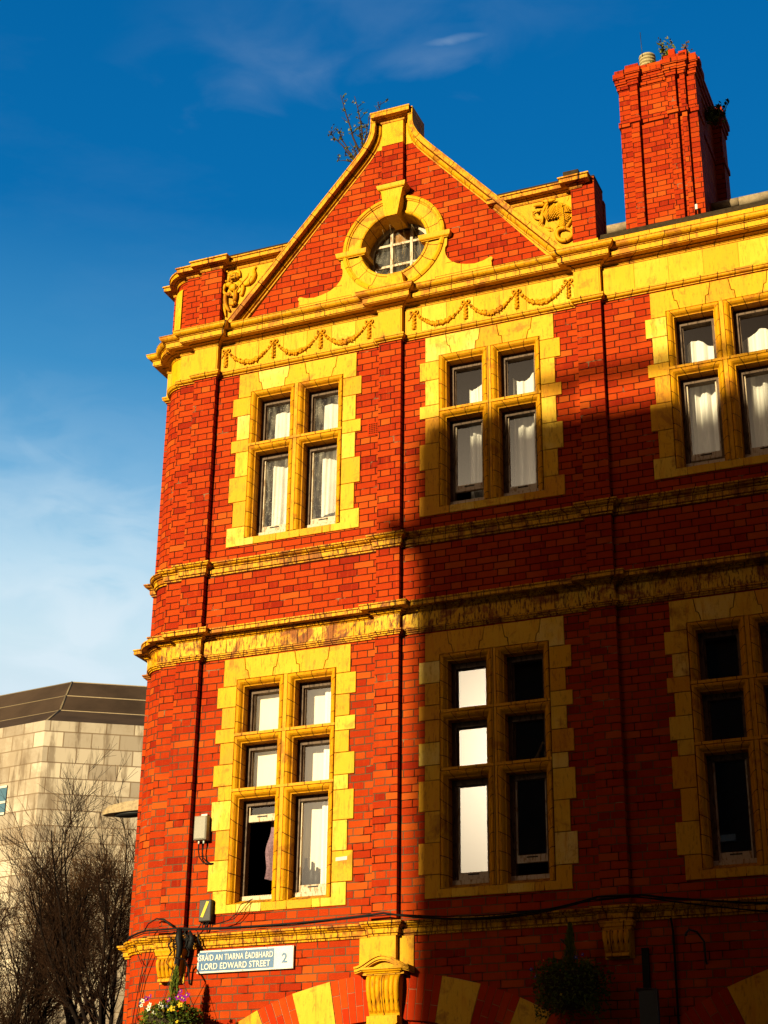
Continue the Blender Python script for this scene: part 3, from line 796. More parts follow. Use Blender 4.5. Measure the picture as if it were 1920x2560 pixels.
for q in (-1, 1):
    s = MB(); s.tone = .55; xa = OC[0]+q*.50
    s.sweep([(xa+.155,.02),(xa+.155,-.045),(xa-.155,-.045),(xa-.155,.02)], [(0,11.950),(.004,11.951)]+ov(.004,11.958,.028,11.985,3,True)+[(.030,11.995),(.034,12.022),(0,12.030)])
    # inner return of the impost running into the reveal
    s.box(min(OC[0]+q*.34, OC[0]+q*.41), max(OC[0]+q*.34, OC[0]+q*.41), -.03, .20, 11.955, 12.020)
    s.build('impost_block', M['stone'], B)
s = MB(); s.tone = .6; s.hexa([(1.985-.13,-.150,11.345),(1.985+.13,-.150,11.345),(1.985+.13,.0,11.345),(1.985-.13,.0,11.345),(1.985-.078,-.135,11.572),(1.985+.078,-.135,11.572),(1.985+.078,.1,11.60),(1.985-.078,.1,11.60)])
s.build('bottom_key', M['stone'], B)
# scrolled apron under the ring
apR = [(.64,11.99),(.635,11.86),(.628,11.845),(.615,11.83),(.612,11.79),(.618,11.74),(.64,11.69),(.69,11.63),(.76,11.585),(.86,11.555),(.96,11.54),(1.06,11.555),(1.12,11.58),(1.145,11.585),(1.16,11.57),(1.158,11.55),(1.145,11.535),(1.15,11.50),(1.15,11.34)]
hole = [(OC[0]+.585*cos(2*pi*i/40), OC[1]+.585*sin(2*pi*i/40)) for i in range(40)]
outl = [(OC[0]-a, z) for a, z in apR] + [(OC[0]+a, z) for a, z in apR[::-1]]
s = MB(); s.tone = .6; s.holed(outl, [[q for q in hole]] if False else [], -.030)
for i in range(len(outl)):
    a, c = outl[i], outl[(i+1) % len(outl)]; s.face([(a[0],-.030,a[1]),(c[0],-.030,c[1]),(c[0],.0,c[1]),(a[0],.0,a[1])])
apron = None
# apron outline with the ring bite taken out
arcb = [(OC[0]+.60*cos(radians(t)), OC[1]+.60*sin(radians(t))) for t in range(-4, -177, -8)]
outl = [(OC[0]+a, z) for a, z in apR[::-1]] + arcb + [(OC[0]-a, z) for a, z in apR]
s = MB(); s.tone = .62; s.holed(outl, [], -.030)
for i in range(len(outl)):
    a, c = outl[i], outl[(i+1) % len(outl)]; s.face([(a[0],-.030,a[1]),(c[0],-.030,c[1]),(c[0],.0,c[1]),(a[0],.0,a[1])])
s.build('apron', M['stone_frieze'], B, recalc=False)
for q in (-1, 1):
    s = MB()
    for (xa, xb, za, zb_) in ((.50,1.15,11.470,11.4735),(.62,.80,11.62,11.6235),(.612,.64,11.78,11.7835)):
        x_, y_ = sorted((OC[0]+q*xa, OC[0]+q*xb)); s.prism(rect(x_, y_, za, zb_), -.0325, -.029)
    x_, y_ = sorted((OC[0]+q*.80, OC[0]+q*.804)); s.prism(rect(x_, y_, 11.34, 11.575), -.0325, -.029)
    x_, y_ = sorted((OC[0]+q*.50, OC[0]+q*.503)); s.prism(rect(x_, y_, 11.34, 11.47), -.0325, -.029)
    s.build('apron_joint', M['soot'], B)
# round window timber and panes
rw = thing_part('round_window', B, 'round nine-pane timber window, weathered, with a boarded top pane')
s = MB(); ring(s, (OC[0]-.0, OC[1]), [(.400,.235),(.400,.20),(.345,.20),(.345,.235)], n=48); s.build('window_frame', M['sash'], rw)
s = MB()
for dx in (-.115, .125): s.prism(rect(OC[0]+dx-.016, OC[0]+dx+.016, 11.70, 12.37), .195, .235)
for dz in (-.135, .14): s.prism(rect(OC[0]-.345, OC[0]+.345, OC[1]+dz-.014, OC[1]+dz+.014), .198, .232)
s.build('glazing_bar', M['sash'], rw)
s = MB(); ring(s, OC, [(.36,.215),(.001,.215)], n=32); s.build('glass_pane', M['glass_old'], rw, recalc=False)
s = MB(); s.prism(rect(OC[0]-.10, OC[0]+.11, OC[1]+.155, OC[1]+.34), .240, .25); s.build('board', plain('orange_board', (.48,.20,.03), .8, .1), rw)
s = MB(); r = random.Random(5)
for i in range(16):
    a = r.uniform(0, 2*pi); x_ = OC[0]+.3*cos(a)*r.random(); z_ = OC[1]-.1+.3*sin(a)*r.random(); pts = []
    dx, dz = r.uniform(-.02,.02), r.uniform(-.05,.05)
    for k in range(7): pts.append((x_, .19-.01*r.random(), z_)); x_ += dx+r.uniform(-.02,.02); z_ += dz+r.uniform(-.02,.02)
    s.tube(pts, .0018, 3)
for i in range(6):
    x_ = OC[0]+r.uniform(-.3,.3); s.tube([(x_, .02, 12.36-abs(x_-OC[0])*.5), (x_+r.uniform(-.04,.04), .17, 12.2)], .0015, 3)
s.build('dead_creeper', plain('dry_stalk', (.55,.36,.15), .8, .1), rw)
s = MB(); s.box(1.5, 2.4, .33, .34, 11.6, 12.45); s.build('back_board', plain('pale_board', (.50,.38,.26), .9, .1), rw)

# ------------------------------------------------------------------ parapet panels either side of the gable
# parapet walls
def gline(x): return 13.16-abs(x-ACX)*1.165+.46*1.165
parL = thing_part('parapet', B, 'left parapet panel with carved figure')
s = MB(); s.box(-.48, -.21, -PD, .30, 11.34, 12.185); s.box(-.70, -.48, 0, .30, 11.34, 12.185)
s.build('parapet_pier', M['brick_p'], parL)
s = MB(); s.box(-.21, .60, .02, .28, 11.30, 12.19); s.tone = .3; s.build('parapet_panel', M['stone_frieze'], parL)
s = MB(); s.tone = .35
pprof = [(0,12.178),(.012,12.180),(.012,12.187),(.002,12.188),(.002,12.192)] + ov(.012,12.193,.044,12.220,3) + [(.046,12.224),(.020,12.227),(.10,12.230),(.10,12.272),(.088,12.273),(.088,12.278),(.114,12.279),(.114,12.294),(.05,12.31),(0,12.325)]
s.sweep([(.66,.02),(-.21,.02),(-.21,-PD),(-.48,-PD),(-.48,0),(-.70,0),(-.70,.30)], pprof)
s.sweep([(-.52,.045)]+corner_arc()+[(-.96,.5)], pprof, dz=-.002); s.sweep(SP[:5], pprof)
s.build('parapet_coping', M['stone_coping'], parL)
s = MB(); s.box(-.21, .64, .0, .30, 12.325, 12.385); s.box(-.70,-.21,.02,.3,12.31,12.33); s.build('top_slab', M['weathered'], parL)
s = MB(); s.sweep([(-.52,.055)]+corner_arc(.245)[0:]+[(-.945,.5)], [(0,11.32),(0,12.19)], capends=False); s.sm = True
s.build('curved_parapet', M['brick_side'], parL)
s = MB(); s.tone = .7; aa = corner_arc(.26, .012, 10)
s.sweep(aa[2:8], [(0,11.34),(0.006,11.345),(0.006,12.06),(0.0,12.09)], capends=True); s.build('niche_strip', M['stone_frieze'], parL)
s = MB(); s.box(-1.045, -.8, .305, .62, 11.30, 12.185); s.box(-.98,-.8,.62,3,11.3,12.18); s.build('side_parapet', M['brick_side'], parL)
s = MB(); s.tone = .6; s.prism([(-.44,11.355),(-.215,11.355),(-.215,11.42),(-.40,11.41)], -PD-.02, -PD+.01); s.build('repair_patch', M['stone'], parL)
parR = thing_part('parapet', B, 'right parapet panel with carved scaly sea beast')
s = MB(); s.box(3.995, 4.252, -PD, .28, 11.50, 12.29); s.build('parapet_pier', M['brick_p'], parR)
s = MB(); s.tone = .5; s.box(3.975, 4.272, -PD-.02, .28, 11.34, 11.495); s.build('pier_base', M['stone'], parR)
s = MB(); s.tone = .4; s.box(3.05, 3.995, .02, .28, 11.30, 12.19); s.build('parapet_panel', M['stone_frieze'], parR)
s = MB(); s.tone = .3
s.sweep([(4.11,.0),(4.11,-PD),(3.995,-PD),(3.995,.02),(3.05,.02)], pprof); s.build('parapet_coping', M['stone_coping'], parR)
s = MB(); s.box(3.05, 3.95, .0, .30, 12.325, 12.385); s.box(3.93, 4.10, -.12, .3, 12.30, 12.39); s.box(4.12,4.255,-.05,.28,12.292,12.32); s.build('top_slab', M['weathered'], parR)
# right-hand parapet blocks over the cornice and dark weathered coping
s = MB(); s.tone = .55
xx = 4.27
while xx < 9.4:
    s.tone = random.uniform(.35,.75); s.prism(rect(xx+.002, xx+.27-.002, 11.35, 11.505), -.02, .3, .003); xx += .27
s.build('parapet_block', M['stone'], B)
s = MB(); s.hexa([(4.27,-.012,11.508),(9.6,-.012,11.508),(9.6,.4,11.508),(4.27,.4,11.508),(4.27,.012,11.585),(9.6,.012,11.585),(9.6,.4,11.85),(4.27,.4,11.85)]); s.build('weathered_coping', M['weathered'], B)
s = MB(); s.box(3.80, 4.26, .28, .36, 11.3, 12.2); s.build('parapet_back', M['brick'], B)
# roofs
s = MB()
s.hexa([(2.2,.40,11.5),(9.6,.40,11.5),(9.6,3.2,11.5),(2.2,3.2,11.5),(2.2,.42,11.72),(9.6,.42,11.72),(9.6,3.2,13.72),(2.2,3.2,13.72)])
s.hexa([(2.2,3.2,11.5),(9.6,3.2,11.5),(9.6,9,11.5),(2.2,9,11.5),(2.2,3.2,13.72),(9.6,3.2,13.72),(9.6,9,11.6),(2.2,9,11.6)])
s.box(-.9, 2.2, .5, 9, 11.3, 11.5)
# gable roof running back from the gable
s.hexa([(.1,.26,11.4),(3.7,.26,11.4),(3.7,6,11.4),(.1,6,11.4),(ACX-.05,.26,13.0),(ACX+.05,.26,13.0),(ACX+.05,6,13.0),(ACX-.05,6,13.0)])
s.build('roof', M['slate'], B)
s = MB()
x = 3.0
while x < 9.5: s.tube([(x,3.2,13.79),(x+.44,3.2,13.79)], .07, 8); x += .45
s.build('ridge_tile', M['ridge'], B)

# carved reliefs
def relief(name, parent, A, kk, yb, tubes, balls, scales=None, fringe=()):
    """low relief modelled in the panel's own plane; kk = metres per drawing unit"""
    s = MB(); s.tone = .32
    def P(a, b, d=0): return (A[0][0]+A[0][1]*a+A[0][2]*b, yb-d, A[1][0]+A[1][1]*a+A[1][2]*b)
    for pts, rad, d, n in tubes:
        m = len(pts); rad = rad if isinstance(rad, (list, tuple)) else [rad]*m
        sub = []; rr = []
        for q in range((m-1)*3+1):                      # smooth the run with Catmull-Rom
            t = q/3; i = min(int(t), m-2); f = t-i
            p0, p1, p2, p3 = pts[max(i-1,0)], pts[i], pts[i+1], pts[min(i+2, m-1)]
            c = [.5*((2*p1[k])+(-p0[k]+p2[k])*f+(2*p0[k]-5*p1[k]+4*p2[k]-p3[k])*f*f+(-p0[k]+3*p1[k]-3*p2[k]+p3[k])*f**3) for k in (0, 1)]
            sub.append(P(c[0], c[1], d*.7-.006)); rr.append((rad[i]*(1-f)+rad[i+1]*f)*kk*.88)
        s.tube(sub, rr, n)
    for (a, b, ra, rb, rot, d) in balls: s.ball(P(a, b, d*.7-.004), (ra*kk*.95, min(ra, rb)*kk*.6, rb*kk*.95), 12, 8, rot=rot)
    if scales:
        spine, rads, d = scales
        for i in range(26):
            t = i/25*(len(spine)-1); q = min(int(t), len(spine)-2); f = t-q
            a = spine[q][0]*(1-f)+spine[q+1][0]*f; b = spine[q][1]*(1-f)+spine[q+1][1]*f; r_ = rads[q]*(1-f)+rads[q+1]*f
            dx, dy = spine[q+1][0]-spine[q][0], spine[q+1][1]-spine[q][1]; L = sqrt(dx*dx+dy*dy); nx, ny = -dy/L, dx/L
            for j in range(-4, 5):
                k = (j+(.5 if i % 2 else 0))/5.0
                if abs(k) > .92: continue
                s.ball(P(a+nx*r_*k, b+ny*r_*k, d+r_*kk*sqrt(1-k*k)), (.0105,.006,.0105), 6, 4)
    return s.build(name, M['stone_mould'], parent)
AR_ = ((3.50132,.000348,-.0000126),(12.37192,-.0000873,-.000397))
spine = [(560,930),(760,830),(960,740),(1150,760),(1210,900),(1160,1080),(1060,1240)]
relief('carved_sea_beast', parR, AR_, .00036, .012,
  [(spine, [130,190,240,250,215,150,80], .0, 14),
   ([(1180,520),(1330,640),(1390,820),(1370,1000),(1290,1170),(1180,1290)], [20,45,62,66,70,60], .02, 8),
   ([(1180,1290),(1010,1330),(930,1450),(960,1600),(1100,1690),(1260,1660),(1390,1550),(1420,1430),(1340,1340),(1180,1310),(1020,1310),(900,1340)], [70,80,82,80,78,74,68,62,56,46,34,18], .035, 9),
   ([(500,470),(620,470),(760,430),(900,390)], [60,75,62,30], .05, 8),
   ([(640,500),(560,640),(500,760),(470,880),(480,1020),(470,1150)], [50,60,60,62,50,20], .045, 8),
   ([(180,600),(300,560),(430,540),(520,520)], [28,62,80,80], .04, 9),
   ([(150,800),(240,740),(340,760),(420,700)], [20,40,42,40], .035, 8),
   ([(160,830),(200,940),(310,1000),(430,1010)], [26,40,42,30], .03, 8),
   ([(430,1000),(380,1090),(330,1180)], [30,22,8], .03, 6), ([(470,1010),(430,1110),(390,1190)], [30,22,8], .035, 6), ([(510,1000),(490,1120),(440,1200)], [26,20,8], .03, 6),
   ([(560,820),(640,660),(680,580)], [16,34,12], .06, 6),
   ([(990,1020),(980,1140),(900,1270)], [60,44,16], .01, 7),
   ([(780,1290),(640,1240),(520,1220)], [16,40,10], .0, 6), ([(800,1330),(700,1350),(620,1330)], [16,36,8], .0, 6), ([(880,1350),(870,1470),(880,1580)], [18,22,8], .01, 6),
   ([(1300,230),(1270,320),(1240,400)], [10,14,6], .0, 5)],
  [(480,540,90,70,.5,.045),(510,500,26,22,0,.09),(300,800,38,34,0,.06)], (spine, [130,190,240,250,215,150,80], .0))
AL_ = ((-.3326,.000501,.0000257),(12.3562,-.0001137,-.000522))
relief('carved_figure', parL, AL_, .00048, .012,
  [([(540,230),(590,260),(620,340),(620,430)], [16,26,30,34], .03, 7),
   ([(600,560),(640,640),(700,700),(690,800),(660,930)], [60,70,60,60,40], .02, 9),
   ([(1050,150),(990,250),(1000,380),(950,510),(850,610),(720,650)], [8,40,66,74,62,20], .02, 10),
   ([(880,370),(830,480),(740,580),(640,700),(540,850)], [10,22,24,24,12], .06, 6),
   ([(270,660),(210,800),(230,880),(330,920),(400,940)], [50,50,48,44,36], .05, 9),
   ([(520,820),(520,960),(490,1090)], [56,58,50], .05, 9), ([(380,1170),(470,1170),(520,1100)], [46,56,50], .05, 8),
   ([(250,920),(240,1050),(260,1180),(330,1300),(370,1330)], [60,70,60,44,20], .03, 9), ([(200,1050),(210,1200),(240,1330),(260,1480)], [40,50,40,14], .03, 8)],
  [(470,430,150,130,0,.02),(380,390,34,20,.4,.10),(470,360,40,16,-.3,.10),(430,450,80,18,-.1,.10),(440,510,70,20,0,.09),(360,640,110,90,0,.04),(450,720,120,110,0,.03),(400,900,30,28,0,.09),(430,930,26,26,0,.09),(390,950,26,26,0,.09),(440,970,24,26,0,.085),
   (310,600,30,28,0,.09),(380,580,32,28,0,.09),(450,610,32,28,0,.09),(330,340,30,22,0,.08),(530,480,40,22,.5,.08)])
# terracotta triangle fill under the left slab end
# ------------------------------------------------------------------ consoles and street arches
def console(xc, hw, z_top, z_mid, z_bot, dp, flutes, parent, yoff=0.0):
    s = MB(); s.tone = .35
    # capital
    s.sweep([(xc+hw*1.0,.0),(xc+hw*1.0,-PD+.0),(xc-hw*1.0,-PD),(xc-hw*1.0,.0)], [(0,z_mid),(.012,z_mid+.002),(.014,z_mid+.02),(.028,z_mid+.026),(.032,z_mid+.05),(.040,z_top-.012),(.040,z_top-.002),(0,z_top)])
    # scroll body: S profile in yz extruded, with flutes
    n = 16; H = z_mid-z_bot
    def yp(t): return -(PD+.012+dp*(sin(pi*min(1, t*1.02)**.62)*.75 + .25*(1-t)))
    V = []; F = []; cols = flutes*6; m = cols+1
    for i in range(n+1):
        t = i/n; wf = 1.0-.10*t
        for j in range(m):
            f = j/cols; ph = (f*flutes) % 1.0; edge = min(f, 1-f)
            g_ = .0 if edge < .02 or t < .05 or t > .92 else .016*(abs(sin(pi*f*flutes))**.6)
            V.append((xc-hw*wf+2*hw*wf*f, yp(t)+.016-g_, z_mid-H*t))
    for i in range(n):
        for j in range(cols): F.append((i*m+j, i*m+j+1, (i+1)*m+j+1, (i+1)*m+j))
    s.mesh(V, F)
    for sd, j in ((-1, 0), (1, cols)):
        for i in range(n):
            a = V[i*m+j]; c = V[(i+1)*m+j]; s.face([a, (a[0],.0,a[2]), (c[0],.0,c[2]), c])
    a = V[n*m]; c = V[n*m+cols]; s.face([a, c, (c[0],0,c[2]), (a[0],0,a[2])])
    s.box(xc-hw*.85, xc+hw*.85, yp(1)-.012, .0, z_bot-.022, z_bot+.004)
    return s.build('console', M['stone_band'] if False else M['stone_mould'], parent)
console(-.345, .125, 4.418, 4.335, 4.135, .055, 5, B)
console(4.135, .125, 4.418, 4.345, 4.135, .055, 5, B)
for xa_, xb_ in ((-.47, -.20), (4.01, 4.275)):
    s = MB(); s.tone = .5; s.prism(rect(xa_, xb_, 4.10, 4.34), -.012, 0); s.build('console_slab', M['stone'], B)
s = MB(); s.tone = .5
# centre console with little swan-neck pediment
s.prism(rect(1.650, 2.195, 4.103, 4.418), -.016, 0); s.build('console_slab', M['stone'], B)
s = MB(); s.tone = .45; CXC = 1.93
s.box(1.785, 2.04, -PD-.012, -.0, 4.20, 4.418)
def pedz(x): 
    t = (x-CXC)/.27; return 4.135+.105*(0.5+0.5*cos(pi*min(1, abs(t))))**.9
N_ = 20; top = []; 
for i in range(N_+1):
    x_ = CXC-.27+.54*i/N_; top.append((x_, pedz(x_)))
for (o0, o1, yf) in ((.0, .018, -.17), (.018, .045, -.155), (.045, .058, -.14)):
    for i in range(N_):
        a, c = top[i], top[i+1]
        s.hexa([(a[0],yf,a[1]-o1),(c[0],yf,c[1]-o1),(c[0],0,c[1]-o1),(a[0],0,a[1]-o1),(a[0],yf,a[1]-o0),(c[0],yf,c[1]-o0),(c[0],0,c[1]-o0),(a[0],0,a[1]-o0)])
s.sweep([(CXC+.165,.0),(CXC+.165,-.115),(CXC-.165,-.115),(CXC-.165,.0)], [(0,4.072),(.004,4.073),(.008,4.083),(.024,4.090),(.030,4.102),(.044,4.106),(.044,4.125),(0,4.128)])
s.prism([(CXC-.17,4.12),(CXC+.17,4.12),(CXC+.09,4.175),(CXC-.09,4.175)], -.10, 0)
s.build('console_hood', M['stone'], B)
console(CXC, .165, 4.074, 4.068, 3.700, .075, 7, B)
s = MB(); s.tone = .5; s.box(CXC-.15, CXC+.15, -.13, .0, 3.625, 3.695); s.box(CXC-.14,CXC+.15,-.16,0,3.60,3.622); s.build('console_foot', M['stone'], B)
# voussoirs: alternate stone blocks and groups of gauged brick
def ring_quad(cx, a0, a1, r0, r1): return [arcpt(cx, a0, r0), arcpt(cx, a1, r0), arcpt(cx, a1, r1), arcpt(cx, a0, r1)]
def ang(dx): return math.asin(dx/AR)
def arch(cx, parent):
    vs_ = MB(); br = MB(); r = random.Random(int(cx*7))
    stones = [(-1.585,-1.305),(-.95,-.56),(.56,.93),(1.30,1.585)]
    if cx > 3: stones = [(-1.30,-.93),(-.56,-.0)] + [(.3,.7),(1.1,1.5)]
    for (a, c) in stones:
        vs_ = MB(); vs_.tone = r.uniform(.5,.8); vs_.prism(inset(ring_quad(cx, ang(a), ang(c), RI, AR), .003), -.016, .30); vs_.build('voussoir', M['stone'], parent)
    edges = sorted([-SPAN]+[ang(q) for st in stones for q in st]+[SPAN])
    gaps = [(edges[i], edges[i+1]) for i in range(0, len(edges)-1, 2)]
    for (a, c) in gaps:
        k = max(1, round((c-a)*(AR-.2)/.078)); br = MB()
        for i in range(k):
            p0 = a+(c-a)*i/k; p1 = a+(c-a)*(i+1)/k; cut = RI+(.42*.36 if i % 2 else .42*.66)
            for (q0, q1) in ((RI, cut), (cut, AR)):
                br.tone = r.random(); br.prism(inset(ring_quad(cx, p0, p1, q0, q1), .003), -.010, .30)
        br.build('brick_voussoir', M['vbrick'], parent)
    bk = MB()
    for i in range(24):
        a = -SPAN+2*SPAN*i/24; c = -SPAN+2*SPAN*(i+1)/24; bk.prism(ring_quad(cx, a, c, RI+.004, AR-.003), -.004, -.001)
    # moulded inner order
    mo = MB()
    for i in range(32):
        a = -SPAN+2*SPAN*i/32; c = -SPAN+2*SPAN*(i+1)/32; mo.tone = .2+.5*((i//4) % 2)
        mo.prism(ring_quad(cx, a+.0005, c-.0005, RI-.055, RI-.002), .03, .30, .006)
    mo.build('inner_order', M['vbrick'], parent); bk.build('arch_mortar', M['mortar_pale'], parent)
def vbrick():
    N = NT('rubbed_brick'); pos = N.geo(); at = N.new('ShaderNodeAttribute'); at.attribute_name = 'tone'
    n = N.noise(pos, 18, 5, .6); f = N.math('ADD', N.math('MULTIPLY', at.outputs['Fac'], .7), N.math('MULTIPLY', n, .35))
    N.bump(n, .3, .004); return N.fin(N.ramp(f, [(0,(.22,.008,.0005)),(.5,(.33,.020,.0006)),(1,(.39,.045,.002))]), .8, .06)
M['vbrick'] = vbrick(); M['mortar_pale'] = plain('pale_mortar', (.42,.30,.16), .9, .1)
for i, c in enumerate(ARC):
    a_ = thing_part('street_arch', B); arch(c[0], a_)
    s = MB(); s.box(c[0]-1.75, c[0]+1.75, .45, .50, .6, 3.75)
    for k in range(5): pass
    s.build('arch_recess', M['interior'], a_)
    s = MB()
    for k in range(6):
        xk = c[0]-1.6+.64*k; s.box(xk-.03, xk+.03, .36, .44, .6, 3.7)
    s.box(c[0]-1.72, c[0]+1.72, .35, .44, 2.7, 2.85); s.build('shop_frame', M['black'], a_)

# air brick grille beside the first window
s = MB(); gx0, gx1, gz0_, gz1_ = 1.640, 1.80-.02, 9.69, 9.842
s.prism(rect(gx0, gx1, gz0_, gz1_), -.006, .01); ab = s.build('air_brick', M['vbrick'], B)
s = MB()
for i in range(6):
    for j in range(6):
        xa = gx0+.014+i*.020; za = gz0_+.016+j*.0215; s.prism(rect(xa, xa+.013, za, za+.014), -.0085, 0)
s.build('vent_hole', M['soot'], ab)

# ------------------------------------------------------------------ chimney
chm = thing_part('chimney', B, 'tall ribbed red brick chimney stack with corbelled top')
CY = 2.5
foot = [(3.965,CY),(4.12,CY),(4.12,CY-.065),(4.222,CY-.065),(4.222,CY),(4.60,CY),(4.60,CY-.065),(4.708,CY-.065),(4.708,CY),(4.765,CY),(4.765,CY-.055),(4.828,CY-.055),(4.828,CY),(4.95,CY),
        (4.95,CY+.30),(4.905,CY+.30),(4.905,CY+1.2),(5.02,CY+1.2),(5.02,CY+1.5),(3.90,CY+1.5),(3.90,CY+1.2),(3.965,CY+1.2)]
foot_cw = foot[::-1]     # walked so the outside lies on the left
cprof = [(0,12.0),(0,14.78),(.018,14.785),(.018,14.86),(0.0,14.865),(0,15.36),(.018,15.365),(.018,15.435),(.036,15.44),(.036,15.51),(.055,15.515),(.055,15.60),(.035,15.605),(.035,15.66)]
s = MB(); s.sweep(foot_cw, cprof, closed=True); s.holed([(a, b_) for a, b_ in []] or [(0,0),(1,0),(0,1)], [], 0) if False else None
# flat top
bmT = [(x, y) for x, y in foot]
s.box(3.94, 4.97, CY-.02, CY+1.50, 15.60, 15.655)
st = s.build('stack', M['brick_p'], chm)
s = MB(); s.tone = .4
s.box(4.655, 4.735, CY-.10, CY-.01, 15.66, 15.745); s.box(4.78, 4.88, CY-.09, CY+.02, 15.62, 15.69); s.box(4.92,5.02,CY+.02,CY+.14,15.55,15.62)
s.build('loose_brick', M['vbrick'], chm)
s = MB(); s.tube([(4.32,CY+.20,15.60),(4.32,CY+.20,15.90)], [.09,.08], 14)
for k in range(6): s.tube([(4.32,CY+.20,15.68+k*.05),(4.32,CY+.20,15.705+k*.05)], [.108,.108], 14)
s.ball((4.32,CY+.20,15.92), (.09,.09,.04), 12, 6)
s.build('chimney_pot', plain('buff_louvred_pot', (.55,.42,.20), .6, .3, .3, 30), chm)
s = MB(); s.tube([(4.28,CY+.1,15.9),(4.27,CY+.1,16.30)], .004, 4); s.build('aerial_rod', M['metal'], chm)
s = MB(); s.box(4.84,4.868,CY-.08,CY-.05,13.30,13.37); s.build('chimney_clip', M['white'], chm)

# ================================================================== plants on the masonry
def weed(name, label, root, stems, leafc, cat='plant', leafn=14, leaf=.02, rad=.004, seed=1, spread=.25, h=.5, lean=(0,0)):
    t = thing(name, label, cat, root, 'weeds growing out of the masonry'); r = random.Random(seed); st = MB(); lf = MB(); R0 = Vector(root)
    for i in range(stems):
        a = r.uniform(0, 2*pi); hh = h*r.uniform(.5, 1); tip = R0+Vector((cos(a)*spread*r.random()+lean[0]*hh, sin(a)*spread*.4, hh)); 
        mid = (R0+tip)/2+Vector((r.uniform(-.04,.04), r.uniform(-.03,.03), r.uniform(0,.05)))
        pts = [R0, mid, tip]; st.tube(pts, [rad, rad*.7, rad*.3], 4)
        for k in range(r.randint(1, 3)):
            b0 = mid.lerp(tip, r.uniform(-.5,.8)); e = b0+Vector((r.uniform(-.12,.12), r.uniform(-.05,.05), r.uniform(.04,.16)))*h*2
            st.tube([b0, (b0+e)/2+Vector((0,0,.01)), e], [rad*.6, rad*.45, rad*.2], 3)
            for q in range(leafn//3):
                c = b0.lerp(e, r.random()); leafquad(lf, c, leaf*r.uniform(.5,1.2), r)
        for q in range(leafn):
            c = mid.lerp(tip, r.uniform(-.6, 1)); leafquad(lf, c+Vector((r.uniform(-1,1),r.uniform(-1,1),r.uniform(-1,1)))*leaf, leaf*r.uniform(.5,1.3), r)
    st.build('stem', M['stem'], t); lf.build('leaf', leafc, t, recalc=False); return t
def leafquad(mb, c, s_, r):
    a = Vector((r.uniform(-1,1), r.uniform(-1,1), r.uniform(-1,1))).normalized(); b_ = a.cross(Vector((r.uniform(-1,1), r.uniform(-1,1), r.uniform(-1,1)))).normalized()
    mb.tone = r.random(); mb.face([c-a*s_, c+b_*s_*.45, c+a*s_, c-b_*s_*.45])
def leafm(name, a, b_):
    a = tuple(x*.6 for x in a); b_ = tuple(x*.6 for x in b_)
    N = NT(name); at = N.new('ShaderNodeAttribute'); at.attribute_name = 'tone'
    N.fin(N.mix(at.outputs['Fac'], a, b_), .7, .1); N.b.inputs['Transmission Weight'].default_value = 0; return N.m
M['stem'] = plain('woody_stem', (.07,.035,.02), .8, .1)
M['leaf_y'] = leafm('yellow_green_leaf', (.30,.26,.02), (.10,.13,.01)); M['leaf_b'] = leafm('brown_leaf', (.20,.07,.015), (.30,.20,.02)); M['leaf_g'] = leafm('dark_green_leaf', (.03,.07,.008), (.16,.17,.01))
def bud_branch(root, tips, label, seed):
    t = thing('roof_shrub', label, 'shrub', root, 'weeds growing out of the masonry'); r = random.Random(seed); st = MB(); lf = MB(); R0 = Vector(root)
    for tp in tips:
        e = Vector(tp); pts = [R0]; n = 6
        side = Vector((r.uniform(-.04,.04), 0, r.uniform(-.02,.03)))
        for i in range(1, n+1):
            k = i/n; pts.append(R0.lerp(e, k)+side*sin(pi*k)+Vector((r.uniform(-.008,.008), r.uniform(-.01,.01), 0)))
        L = (e-R0).length; st.tube(pts, [.013*(1-.75*i/n)*(.6+L*.5) for i in range(n+1)], 4)
        for i in range(int(4+L*9)):
            k = r.uniform(.25, .95); p0 = R0.lerp(e, k)+side*sin(pi*k); q = p0+Vector((r.uniform(-.10,.10), r.uniform(-.05,.05), r.uniform(-.01,.13)))*(.5+L*.6)
            st.tube([p0, q], [.005, .0025], 3)
            for z in range(5): leafquad(lf, p0.lerp(q, r.uniform(.2,1.0))+Vector((r.uniform(-1,1),0,r.uniform(-1,1)))*.012, r.uniform(.009,.024), r)
    st.build('stem', M['stem'], t); lf.build('leaf', M['leaf_y'], t, recalc=False)
bud_branch((1.50,.02,13.34), [(1.20,.05,14.33),(1.37,.05,14.27),(1.57,.03,13.90),(1.73,.02,14.07),(1.44,.04,13.80),(1.60,.03,13.70)], 'bare twiggy shrub sprouting at the top of the gable beside its apex', 4)
bud_branch((1.44,.02,13.28), [(1.07,.03,13.83),(1.19,.03,13.80),(1.17,.04,13.40),(1.33,.03,13.60),(1.26,.03,13.46)], 'smaller twiggy shrub on the gable slope below the apex shrub', 9)
weed('chimney_weed', 'bushy green weed on top of the chimney beside its pot', (4.55,CY+.1,15.66), 6, M['leaf_y'], seed=3, h=.42, spread=.16, leafn=22, leaf=.028)
weed('chimney_weed', 'small reddish weed on the chimney top, right of the bushy green one', (4.85,CY+.15,15.62), 3, M['leaf_b'], seed=6, h=.40, spread=.05, leafn=14, leaf=.026, rad=.008)
weed('chimney_weed', 'dark moss and grass spilling down the shaded right flank of the chimney', (5.03,CY+.75,15.05), 10, M['leaf_g'], seed=8, h=.40, spread=.2, leafn=40, leaf=.03)
weed('chimney_weed', 'low green tuft at the foot of the chimney pot', (4.43,CY+.1,15.64), 4, M['leaf_g'], seed=12, h=.15, spread=.08, leafn=18, leaf=.02)

